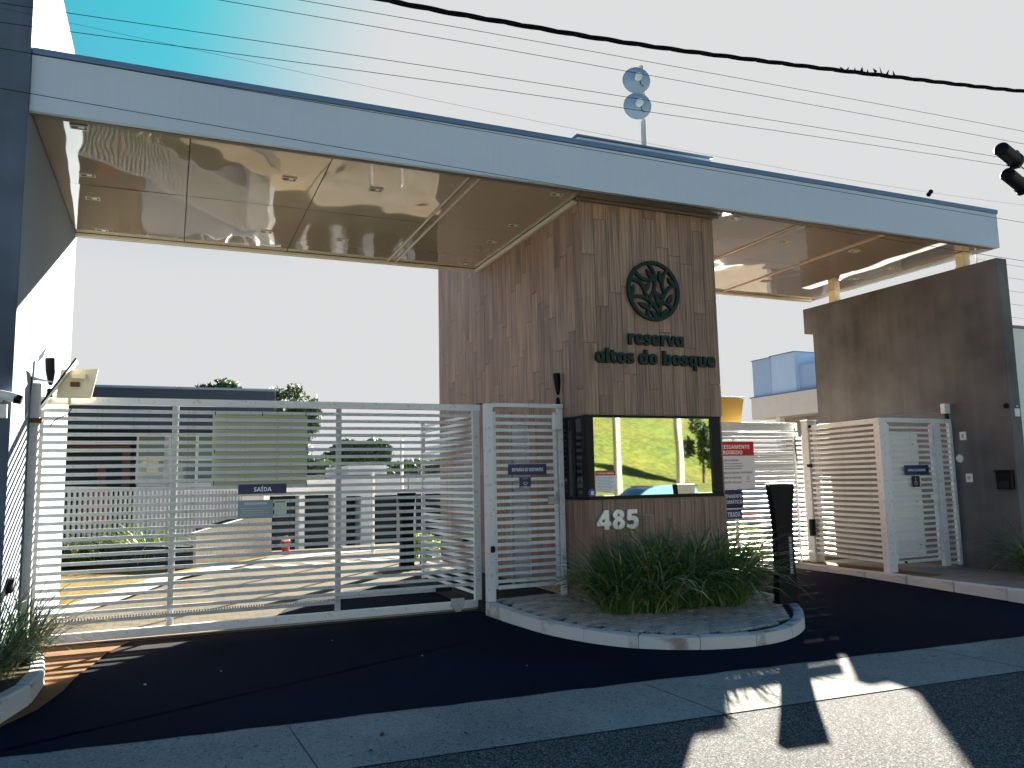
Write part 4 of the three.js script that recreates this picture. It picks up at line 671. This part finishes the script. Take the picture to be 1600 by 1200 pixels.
splice('upper black cable closure hanging at the right edge of the sky', 9.12, 5.33, -6, 0.46, 0.085, -0.12);
splice('lower black cable closure hanging at the right edge of the sky', 9.2, 5.02, -6, 0.50, 0.082, -0.14);
{ const t = thing('wire_joint', 'tiny black cable joint in the sky above the right part of the fascia', 'cable joint', 7.72, 4.69, -6); part(t, 'upper_half', new THREE.SphereGeometry(0.026, 12, 10), M.black, 7.735, 4.70, -6); part(t, 'lower_half', new THREE.SphereGeometry(0.026, 12, 10), M.black, 7.70, 4.665, -6); part(t, 'wire', tube([[-14, 0.35, 0], [0, 0, 0], [14, 0.9, 0]], 0.0012, 30, 4), M.cable, 7.72, 4.69, -6); }

// ---------------------------------------------------------------- plants
function blades(seed, n, rad, len, w, cols, spread = 1, squash = 1) {
  const r = rng(seed), pos = [], col = [], idx = [];
  for (let i = 0; i < n; i++) {
    const a = r() * Math.PI * 2, rr = rad * Math.sqrt(r()) * 0.55, bx0 = Math.cos(a) * rr, bz0 = Math.sin(a) * rr * squash, dir = a + (r() - 0.5) * 1.6, L = len * (0.55 + 0.6 * r()), lean = (0.15 + 0.75 * r()) * spread, droop = 0.5 + 1.6 * r() * spread, W = w * (0.7 + 0.6 * r()), S = 6;
    const c = cols[Math.floor(r() * cols.length)], k = 0.7 + 0.6 * r(), o = pos.length / 3; let x = bx0, y = 0, z = bz0, th = lean;
    const px = -Math.sin(dir), pz = Math.cos(dir), tw = (r() - 0.5) * 0.8;
    for (let s = 0; s <= S; s++) {
      const q = s / S, ww = W * (s === S ? 0.05 : (1 - q * q * 0.8) * (0.6 + q)) * 0.5;
      pos.push(x + px * ww, y + tw * ww, z + pz * ww, x - px * ww, y - tw * ww, z - pz * ww);
      for (let m = 0; m < 2; m++) col.push(c[0] * k, c[1] * k, c[2] * k);
      th += droop / S * (0.4 + q * 1.5); const st = L / S; x += Math.cos(dir) * Math.sin(th) * st; z += Math.sin(dir) * Math.sin(th) * st; y = Math.max(0.01, y + Math.cos(th) * st);
      if (s < S) { const b = o + s * 2; idx.push(b, b + 1, b + 2, b + 1, b + 3, b + 2); }
    }
  }
  const g = new THREE.BufferGeometry(); g.setAttribute('position', new THREE.Float32BufferAttribute(pos, 3)); g.setAttribute('color', new THREE.Float32BufferAttribute(col, 3)); g.setIndex(idx); g.computeVertexNormals(); return g;
}
function leaves(seed, blobs, n, size, cols, flat = 0) {
  const r = rng(seed), pos = [], col = [], nor = [], v = new THREE.Vector3(), a = new THREE.Vector3(), b = new THREE.Vector3(), e = new THREE.Euler(), tot = blobs.reduce((s, q) => s + q[3] * q[4] * q[5], 0);
  for (const [cx, cy, cz, rx, ry, rz] of blobs) {
    const cnt = Math.round(n * rx * ry * rz / tot), clumpTone = 0.75 + 0.5 * r();
    for (let i = 0; i < cnt; i++) {
      v.set(r() * 2 - 1, r() * 2 - 1, r() * 2 - 1).normalize().multiplyScalar(Math.pow(r(), 0.42) * (0.86 + 0.28 * r()));
      const X = cx + v.x * rx, Y = cy + v.y * ry, Z = cz + v.z * rz, s = size * (0.6 + 0.8 * r()); e.set(r() * 6.3, r() * 6.3, r() * 6.3);
      a.set(s, 0, 0).applyEuler(e); b.set(0, s * 0.42, 0).applyEuler(e);
      const c = cols[Math.floor(r() * cols.length)], k = clumpTone * (0.65 + 0.7 * r());
      const P = [[-1, 0], [0, -1], [1, 0], [-1, 0], [1, 0], [0, 1]];
      for (const [p, q] of P) { pos.push(X + a.x * p + b.x * q, Y + a.y * p + b.y * q, Z + a.z * p + b.z * q); col.push(c[0] * k, c[1] * k, c[2] * k); }
    }
  }
  const g = new THREE.BufferGeometry(); g.setAttribute('position', new THREE.Float32BufferAttribute(pos, 3)); g.setAttribute('color', new THREE.Float32BufferAttribute(col, 3)); g.computeVertexNormals(); return g;
}
const GREEN = [[0.06, 0.15, 0.022], [0.085, 0.19, 0.028], [0.04, 0.10, 0.018], [0.065, 0.16, 0.022], [0.11, 0.21, 0.03], [0.42, 0.38, 0.20]];
const islandGrass = [[4.98, -8.42, 0.42, 0.86, 'leftmost strappy grass clump below the metal numerals'], [5.42, -8.32, 0.48, 0.98, 'strappy grass clump right of the metal numerals on the island'], [5.92, -8.40, 0.5, 1.0, 'middle strappy grass clump against the tower base'], [6.38, -8.30, 0.46, 0.95, 'strappy grass clump below the right half of the mirrored window'], [6.62, -8.6, 0.36, 0.80, 'rightmost strappy grass clump next to the intercom totem'], [7.25, -9.5, 0.35, 0.42, 'strappy grass clump at the right corner of the tower behind the totem']];
islandGrass.forEach(([x, z, rad, len, label], i) => { const t = thing('ornamental_grass', 'dark green ' + label, 'grass plant', x, islandY(z), z, 'strappy grasses on the island'); part(t, 'leaf_blades', blades(700 + i, 480, rad, len * 1.2, 0.021, GREEN, 0.8), M.blade, x, islandY(z), z); });
[[-1.40, -8.15, 0.40, 0.95, 'tall strappy grass in front of the left wall base'], [-1.22, -8.85, 0.28, 0.75, 'strappy grass leaning over the left gate post foot'], [-1.5, -7.5, 0.3, 0.6, 'low strappy grass at the bottom left corner']].forEach(([x, z, rad, len, label], i) => { const t = thing('ornamental_grass', label, 'grass plant', x, 0, z); part(t, 'leaf_blades', blades(730 + i, 230, rad, len, 0.013, GREEN.map((c) => c.map((v) => v * 0.6)), 0.8), M.blade, x, 0, z); });
{ const t = thing('ornamental_grass', 'dark strappy plant at the right frame edge before the right wall', 'grass plant', 12.22, 0, -8.15); part(t, 'leaf_blades', blades(741, 320, 0.45, 1.05, 0.018, GREEN, 0.9), M.blade, 12.22, 0, -8.15); }
function shrub(label, x, y, z, blobs, n, size, cols, seed) { const t = thing('shrub', label, 'shrub', x, y, z); const g = leaves(seed, blobs, n, size, cols); part(t, 'foliage', g, M.leaf, x, y, z); const b = blobs[0]; part(t, 'stem', cyl(0.02, 0.035, b[1] + b[4] * 0.4, 7), M.bark, x + b[0], y + (b[1] + b[4] * 0.4) / 2, z + b[2]); return t; }
const LIME = [[0.22, 0.30, 0.03], [0.17, 0.26, 0.03], [0.30, 0.34, 0.05], [0.10, 0.18, 0.03]];
shrub('bright yellow green shrub beside the inner totem behind the exit gate', 4.85, -0.1, -16.2, [[0, 0.36, 0, 0.36, 0.3, 0.36], [0.2, 0.25, 0.2, 0.25, 0.2, 0.25]], 900, 0.055, LIME, 801);
shrub('round yellow green shrub behind the lower slats of the entry gate', 10.2, -0.1, -12.6, [[0, 0.36, 0, 0.5, 0.42, 0.45], [-0.7, 0.3, 0.1, 0.45, 0.36, 0.4], [-1.4, 0.28, 0, 0.4, 0.3, 0.4]], 3400, 0.05, LIME, 803);
{
  [[-1.95, -19.7, 1.0, 'grass clump leftmost in the bed before the white picket fence'], [-1.45, -19.9, 1.2, 'tall grass clump beside the red chair behind the fence'], [-0.9, -20.1, 1.1, 'middle grass clump in the bed before the picket fence'], [-0.35, -19.6, 1.15, 'bright sunlit grass clump at the right end of the bed']].forEach(([x, z, len, label], i) => { const t = thing('ornamental_grass', label, 'grass plant', x, -0.05, z); part(t, 'leaf_blades', blades(760 + i, 200, 0.35, len, 0.022, i === 3 ? LIME : [...GREEN, ...LIME], 1), M.blade, x, -0.05, z); });
}
function tree(name, label, x, y, z, blobs, n, size, cols, seed, trunkTop, r0) {
  const t = thing(name, label, 'tree', x, y, z); part(t, 'crown', leaves(seed, blobs, n, size, cols), M.leaf, x, y, z);
  const parts = [uvm(cyl(r0 * 0.55, r0, trunkTop, 9)).translate(0, trunkTop / 2, 0)], up = new THREE.Vector3(0, 1, 0);
  for (const b of blobs) { const a = new THREE.Vector3(0, trunkTop * 0.85, 0), d = new THREE.Vector3(b[0], b[1], b[2]).sub(a), l = d.length(); if (l < 0.2) continue; parts.push(uvm(cyl(r0 * 0.12, r0 * 0.4, l, 6)).applyQuaternion(new THREE.Quaternion().setFromUnitVectors(up, d.clone().normalize())).translate(...a.clone().addScaledVector(d, 0.5).toArray())); }
  part(t, 'trunk', mergeGeometries(parts), M.bark, x, y, z); return t;
}
const LEAF = [[0.035, 0.075, 0.02], [0.05, 0.10, 0.025], [0.028, 0.06, 0.02], [0.09, 0.13, 0.03]];
function canopyBlobs(seed, n, R, H, y) { const r = rng(seed), out = []; for (let i = 0; i < n; i++) { const a = r() * 6.283, q = Math.sqrt(r()) * 0.75, h = r(); out.push([Math.cos(a) * q * R, y + H * h * (1 - q * 0.5), Math.sin(a) * q * R, R * (0.26 + 0.2 * r()), H * (0.2 + 0.14 * r()), R * (0.26 + 0.2 * r())]); } return out; }
tree('broad_tree', 'round dome crowned dark tree beyond the houses, seen through the exit gate', 10.5, -1.6, -50, canopyBlobs(21, 26, 2.5, 3.0, 3.2), 26000, 0.2, LEAF, 821, 3.4, 0.28);
tree('leafy_tree', 'light leaved tree rising above the right end of the dark flat roof', 4.6, -1.6, -34, [...canopyBlobs(23, 12, 1.25, 2.6, 4.6), [0.1, 7.0, 0, 0.45, 0.4, 0.45], [-0.5, 6.9, 0, 0.4, 0.3, 0.4], [0.6, 5.4, 0, 0.5, 0.4, 0.5]], 4200, 0.12, LEAF, 823, 5.2, 0.16);
tree('roof_tree', 'dark tree crown just showing over the middle of the dark flat roof', 2.5, -1.6, -40, canopyBlobs(25, 10, 1.5, 1.4, 6.7), 4200, 0.14, LEAF, 825, 7, 0.2);
tree('roof_tree', 'tiny tree tip showing over the left part of the dark flat roof', 0.2, -1.6, -40, canopyBlobs(27, 5, 0.5, 0.6, 7.35), 700, 0.12, LEAF, 827, 7.4, 0.12);
[[6.2, -46, 1.5, 'low tree left of the dome crowned tree'], [14.2, -52, 2.0, 'low bushy tree right of the dome crowned tree'], [17.5, -54, 2.2, 'bushy tree farthest right behind the corridor fence'], [8.0, -44, 1.2, 'small bright tree below the dome crowned tree']].forEach(([x, z, R, label], i) => tree('bushy_tree', label + ', seen through the exit gate', x, -1.6, z, canopyBlobs(31 + i, 12, R * 1.3, 2.2, i === 3 ? 2.2 : 3.0), 5200, 0.16, i === 3 ? [...LEAF, [0.14, 0.19, 0.04]] : LEAF, 831 + i, 2.8, 0.18));
tree('street_tree', 'small round tree on the grass bank across the street', 25.5, 1.2, 16, canopyBlobs(41, 9, 1.1, 2.6, 1.2), 3200, 0.12, LEAF, 841, 1.6, 0.1);

// ---------------------------------------------------------------- inside: house, picket fence, retaining wall, hydrant
{
  const t = thing('flat_roof_house', 'low house with deep dark blue flat roof and white windows behind the exit gate', 'house', 0, -0.1, -26);
  block(t, 'roof', M.slate, -9, 2.78, 3.15, 4.30, -32, -24, 0.01); block(t, 'roof_edge', M.capBlue, -9.02, 2.80, 4.302, 4.37, -32.02, -23.98, 0.006);
  block(t, 'wall', M.plaster, -9, 2.6, -1.5, 3.148, -32, -27); block(t, 'wall', M.houseDark, -9, -0.9, -1.5, 3.148, -26.9, -25.4);
  block(t, 'wall', M.plaster, -0.88, 2.6, -1.0, 1.60, -26.9, -24.9);
  for (const x of [-0.86, -0.02, 0.72, 1.5, 2.3]) { const w = block(t, 'window_frame', M.paint, x, x + 0.72, 1.61, 1.68, -24.98, -24.9); block(w, 'jamb', M.paint, x - 0.03, x + 0.03, 1.69, 3.1, -24.98, -24.9); block(w, 'transom', M.paint, x + 0.03, x + 0.69, 2.34, 2.44, -24.98, -24.9); block(w, 'pane', M.winGlass, x + 0.03, x + 0.69, 1.69, 2.33, -24.96, -24.94); block(w, 'pane', M.winGlass, x + 0.03, x + 0.69, 2.45, 3.1, -24.96, -24.94); }
  block(t, 'beam', M.brick, -9, -1.06, 2.62, 2.78, -25.2, -25.0); for (const x of [-1.15, -1.75]) block(t, 'pillar', M.brick, x - 0.10, x + 0.10, -1.2, x < -1.4 ? 2.2 : 2.62, -25.19, -25.01);
  block(t, 'meter_cabinet', M.cream, -0.62, -0.30, 1.95, 2.45, -24.88, -24.80, 0.01);
}
{
  const A = [-2.35, -19.1], B = [1.87, -24.3], t = thing('picket_fence', 'white picket fence with upright slats before the dark roofed house', 'fence', -0.2, 0, -21.7), n = 45, ry = Math.atan2(-(B[1] - A[1]), B[0] - A[0]);
  const pg = rbox(0.068, 1.22, 0.03, 0.004);
  for (let i = 0; i <= n; i++) { const q = i / n; part(t, 'picket', pg, M.paint, A[0] + (B[0] - A[0]) * q, 0.42 + 0.61 - 0.16 * q, A[1] + (B[1] - A[1]) * q, ry); }
  for (const y of [0.46, 1.62]) { const l = Math.hypot(B[0] - A[0], B[1] - A[1]); const m = part(t, 'rail', rbox(l, 0.07, 0.045, 0.005), M.paint, (A[0] + B[0]) / 2, y - 0.08, (A[1] + B[1]) / 2); m.rotation.set(0, ry, 0); m.rotateZ(-0.024); }
  const b = thing('garden_wall', 'sunlit white wall at the far end of the picket fence', 'wall', 2.3, -0.5, -24.9); bar(b, 'wall_body', 1.88, -24.32, 2.75, -25.4, 0.5, 1.9, 0.15, M.plaster);
  const p = thing('retaining_wall', 'pale concrete retaining wall with a dark handrail, below the picket fence', 'wall', 1.4, -0.1, -19.3);
  const s = new THREE.Shape([[0, -0.1], [2.65, -0.1], [2.65, 0.95], [0, 0.62]].map((q) => new THREE.Vector2(...q)));
  const dx = 2.31 - 0.55, dz = -20.2 + 18.2; part(p, 'wall_body', uvm(new THREE.ExtrudeGeometry(s, { depth: 0.14, bevelEnabled: false }).translate(0, 0, -0.14)), std({ map: T.concrete, color: C(2.1, 2.05, 1.95), roughness: 0.9 }), 0.55, 0, -18.2, Math.atan2(-dz, dx));
  const rl = part(p, 'handrail', box(2.7, 0.045, 0.045), M.black, 1.43, 0.86, -19.24, Math.atan2(-dz, dx)); rl.rotateZ(0.125);
  bar(p, 'side_wall', 0.5, -18.25, -2.4, -20.6, 0.12, 0.44, 0.12, M.houseDark);
  const soil = struct('garden_bed', sheet([[-2.4, -20.4], [0.3, -18.7], [1.6, -20.2], [1.5, -23.8], [-2.6, -19.6]], 0.02, 0), M.soil);
  const h = thing('fire_hydrant', 'small red hydrant post at the end of the retaining wall', 'hydrant', 2.62, -0.1, -20.1); part(h, 'barrel', cyl(0.085, 0.09, 0.34, 16), M.red, 2.62, 0.07, -20.1); part(h, 'cap', new THREE.SphereGeometry(0.1, 16, 10).scale(1, 0.6, 1), M.red, 2.62, 0.30, -20.1); part(h, 'collar', cyl(0.10, 0.10, 0.05, 16), M.whitePlastic, 2.62, 0.255, -20.1); part(h, 'nozzle', cyl(0.05, 0.05, 0.26, 12).rotateZ(Math.PI / 2), M.red, 2.62, 0.17, -20.1);
  const ch = thing('garden_chair', 'red plastic chair half hidden behind the picket fence', 'chair', -1.55, -0.1, -21.0); part(ch, 'seat', rbox(0.62, 0.05, 0.5, 0.02), M.red, -1.55, 0.75, -21.0); part(ch, 'backrest', rbox(0.62, 0.72, 0.05, 0.02), M.red, -1.55, 1.13, -21.24); for (const [a, b2] of [[-0.27, -0.2], [0.27, -0.2], [-0.27, 0.2], [0.27, 0.2]]) part(ch, 'leg', cyl(0.025, 0.03, 0.84, 8), M.red, -1.55 + a, 0.32, -21.0 + b2);
}
// slender posts inside the exit
for (const [x, z, h, label] of [[4.55, -16.6, 2.55, 'thin white post right of the inner totem'], [4.35, -18.4, 1.95, 'thin grey post standing farther up the road behind the exit gate']]) { const t = thing('slim_post', label, 'post', x, -0.1, z); part(t, 'shaft', cyl(0.035, 0.04, h, 10), M.paint, x, -0.1 + h / 2, z); part(t, 'cap', new THREE.SphereGeometry(0.045, 10, 8), M.paint, x, h - 0.1, z); }
// houses down the slope
function farHouse(label, x0, x1, zf, base, top, depth, open, extra, mat = M.plaster) {
  const t = thing('terrace_house', label, 'house', (x0 + x1) / 2, base, zf - depth / 2, 'white flat roofed houses down the slope');
  block(t, 'wall', mat, x0, x1, base, top, zf - depth, zf - 1.2);
  let x = x0; const sill = base + 2.65;
  block(t, 'beam', mat, x0, x1, sill, top, zf - 1.198, zf);
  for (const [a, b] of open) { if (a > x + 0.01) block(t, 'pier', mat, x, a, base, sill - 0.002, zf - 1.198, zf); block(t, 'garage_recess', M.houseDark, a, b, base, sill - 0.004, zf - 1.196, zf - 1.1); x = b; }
  if (x < x1 - 0.01) block(t, 'pier', mat, x, x1, base, sill - 0.002, zf - 1.198, zf);
  block(t, 'coping', M.concrete, x0 - 0.04, x1 + 0.04, top + 0.002, top + 0.06, zf - depth - 0.04, zf + 0.04);
  if (extra) { const [a, b, y, q] = extra; block(t, 'upper_storey', mat, a, b, top + 0.062, y, zf - depth, zf - q); const w = block(t, 'window', M.winGlass, (a + b) / 2 - 0.4, (a + b) / 2 + 0.4, top + 0.3, Math.min(y - 0.15, top + 0.8), zf - q + 0.002, zf - q + 0.02); }
  return t;
}
farHouse('nearest pale terrace house with a dark carport behind the exit gate slats', 3.3, 6.2, -31.5, -1.5, 1.86, 6, [[3.5, 4.6], [4.8, 5.9]], null);
farHouse('middle pale terrace house with a raised block on its roof', 6.4, 9.3, -33, -1.6, 1.86, 6, [[6.7, 7.3], [7.75, 9.1]], [6.9, 8.55, 2.32, 0.6]);
farHouse('rightmost pale terrace house behind the corridor fence', 9.5, 15, -33.5, -1.6, 1.88, 6, [[9.8, 11.5], [12, 14.5]], null);
{
  const t = thing('corner_house', 'pale blue two level house with a cream band wall behind the entry gate', 'house', 28, -0.1, -24);
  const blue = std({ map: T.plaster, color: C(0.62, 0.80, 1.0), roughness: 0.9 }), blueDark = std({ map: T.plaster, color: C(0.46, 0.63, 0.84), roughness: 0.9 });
  block(t, 'lower_band', M.plasterWarm, 23.6, 33, 4.0, 4.94, -28, -16); block(t, 'coping', M.capBlue, 23.55, 33.05, 4.942, 4.99, -28.05, -15.95);
  block(t, 'wall', std({ map: T.plaster, color: C(0.34, 0.32, 0.30) }), 24.6, 33, -0.2, 3.998, -27.6, -16.2);
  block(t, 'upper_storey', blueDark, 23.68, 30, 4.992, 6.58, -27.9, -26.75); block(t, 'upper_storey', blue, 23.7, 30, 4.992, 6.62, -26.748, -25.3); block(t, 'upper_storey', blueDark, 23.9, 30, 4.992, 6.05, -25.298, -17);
  block(t, 'parapet_cap', M.capBlue, 23.64, 30, 6.622, 6.66, -26.76, -25.28); block(t, 'parapet_cap', M.capBlue, 23.64, 30, 6.582, 6.62, -27.94, -26.762);
  for (const z of [-26.5, -23.4, -20.5]) block(t, 'pillar', M.plaster, 23.7, 23.95, -0.2, 3.996, z - 0.12, z + 0.12);
  const w = thing('yard_wall', 'grey plaster yard wall seen through the entry gate', 'wall', 16.4, -0.2, -20); block(w, 'wall_body', std({ map: T.plaster, color: C(0.55, 0.52, 0.48) }), 12.7, 24, -0.2, 2.35, -20.2, -20); block(w, 'wall_panel', M.houseDark, 14.2, 14.75, -0.1, 2.0, -19.99, -19.95);
}
// ---------------------------------------------------------------- cars
function car(label, x, y, z, ry, paint) {
  const t = thing('parked_car', label, 'car', x, y, z); t.rotation.y = ry;
  const add = (p, n, g, m, px = 0, py = 0, pz = 0) => { const o = mk(n, g, m); o.position.set(px, py, pz); p.add(o); return o; };
  const sh = (pts) => { const s = new THREE.Shape(); s.moveTo(...pts[0]); s.splineThru(pts.slice(1).map((p) => new THREE.Vector2(...p))); s.closePath(); return s; };
  const body = sh([[-1.98, 0.28], [-2.02, 0.55], [-1.95, 0.86], [-1.5, 0.92], [0, 0.95], [0.9, 0.92], [1.6, 0.80], [1.95, 0.66], [2.02, 0.40], [1.95, 0.26], [0, 0.22], [-1.95, 0.26]]);
  const pm = phys({ color: paint, roughness: 0.35, metalness: 0.3, clearcoat: 1, clearcoatRoughness: 0.05 });
  const b = add(t, 'body', uvm(toCreasedNormals(new THREE.ExtrudeGeometry(body, { depth: 1.50, bevelEnabled: true, bevelSize: 0.07, bevelThickness: 0.09, bevelSegments: 4, curveSegments: 30, bevelOffset: -0.07 }), 0.7)), pm, 0, 0, -0.75);
  const cab = sh([[-1.80, 0.90], [-1.65, 1.25], [-1.35, 1.46], [-0.4, 1.51], [0.25, 1.44], [0.75, 1.15], [1.08, 0.90]]);
  add(t, 'cabin_glass', uvm(toCreasedNormals(new THREE.ExtrudeGeometry(cab, { depth: 1.30, bevelEnabled: true, bevelSize: 0.04, bevelThickness: 0.06, bevelSegments: 3, curveSegments: 24, bevelOffset: -0.04 }), 0.7)), phys({ color: C(0.08, 0.16, 0.22), roughness: 0.04, ior: 1.6 }), 0, 0, -0.65);
  const roof = sh([[-1.50, 1.43], [-1.2, 1.50], [-0.4, 1.535], [0.15, 1.49], [0.1, 1.45], [-0.4, 1.48], [-1.3, 1.44]]);
  add(t, 'roof', uvm(new THREE.ExtrudeGeometry(roof, { depth: 1.34, bevelEnabled: true, bevelSize: 0.01, bevelThickness: 0.03, bevelSegments: 2 })), pm, 0, 0, -0.67);
  for (const [wx, wz] of [[-1.25, -0.74], [1.28, -0.74], [-1.25, 0.74], [1.28, 0.74]]) { const w = add(t, 'wheel', new THREE.TorusGeometry(0.235, 0.085, 12, 28), M.rubber, wx, 0.32, wz); add(w, 'rim', cyl(0.2, 0.2, 0.13, 20).rotateX(Math.PI / 2), M.steel); }
  for (const wz of [-0.55, 0.55]) { add(t, 'tail_light', rbox(0.06, 0.15, 0.40, 0.02), M.red, -1.99, 0.72, wz); add(t, 'headlight', rbox(0.08, 0.12, 0.34, 0.03), M.whitePlastic, 1.90, 0.62, wz); }
  add(t, 'number_plate', rbox(0.015, 0.11, 0.40, 0.004), M.whitePlastic, -2.03, 0.5, 0);
}
car('dark car seen from behind through the entry gate slats', 14.9, -0.1, -17.6, Math.PI / 2 - 0.6, C(0.03, 0.035, 0.05));
car('grey blue hatchback parked across the street', 15, -0.2, 5.2, Math.PI, C(0.05, 0.065, 0.08));
// poles on the far side of the street
for (const [x, label] of [[18.3, 'left white concrete pole at the foot of the grass bank'], [21.6, 'right white concrete pole at the foot of the grass bank']]) { const t = thing('utility_pole', label, 'pole', x, -0.1, 12.6, 'concrete poles across the street'); part(t, 'shaft', cyl(0.13, 0.19, 9, 14), M.pole, x, 4.4, 12.6); part(t, 'crossarm', rbox(1.6, 0.12, 0.1, 0.01), M.pole, x, 8.3, 12.6); }

// small litter on the ground
{
  const r = rng(404), chip = new THREE.DodecahedronGeometry(1, 0), pale = std({ color: C(0.45, 0.44, 0.42), roughness: 0.9 }), dry = std({ color: C(0.035, 0.026, 0.018), roughness: 0.9, side: THREE.DoubleSide });
  for (const [x, z, s] of [[-0.15, -8.05, 0.013], [0.5, -8.25, 0.007], [2.4, -8.0, 0.009], [3.2, -7.2, 0.007], [1.7, -9.1, 0.006]]) { const m = solo('stone_chip', chip, pale, 'small pale stone chip lying on the dark driveway', 'stone', 'pale chips on the driveway'); m.position.set(x, hgt(z) + 0.004 + s * 0.4, z); m.scale.set(s * 1.4, s * 0.6, s); m.rotation.y = r() * 6; }
  const ls = new THREE.Shape(); ls.moveTo(-1, 0); ls.quadraticCurveTo(0, 0.7, 1, 0); ls.quadraticCurveTo(0, -0.6, -1, 0);
  const lg = new THREE.ExtrudeGeometry(ls, { depth: 0.06, bevelEnabled: false, curveSegments: 6 }).rotateX(-Math.PI / 2);
  for (const [x, z, s] of [[1.45, -5.85, 0.045], [2.0, -5.6, 0.03], [1.3, -5.55, 0.025], [4.9, -5.7, 0.03], [0.6, -6.0, 0.022], [6.9, -5.75, 0.035], [3.1, -5.9, 0.02], [5.8, -5.35, 0.02]]) { const m = solo('dry_leaf', lg, dry, 'dark dry leaf lying on the concrete gutter strip', 'leaf', 'dry leaves on the gutter strip'); m.position.set(x, hgt(z) + 0.006, z); m.scale.setScalar(s); m.rotation.set(0.1 * (r() - 0.5), r() * 6, 0.1 * (r() - 0.5)); }
}
renderer.render(scene, camera);
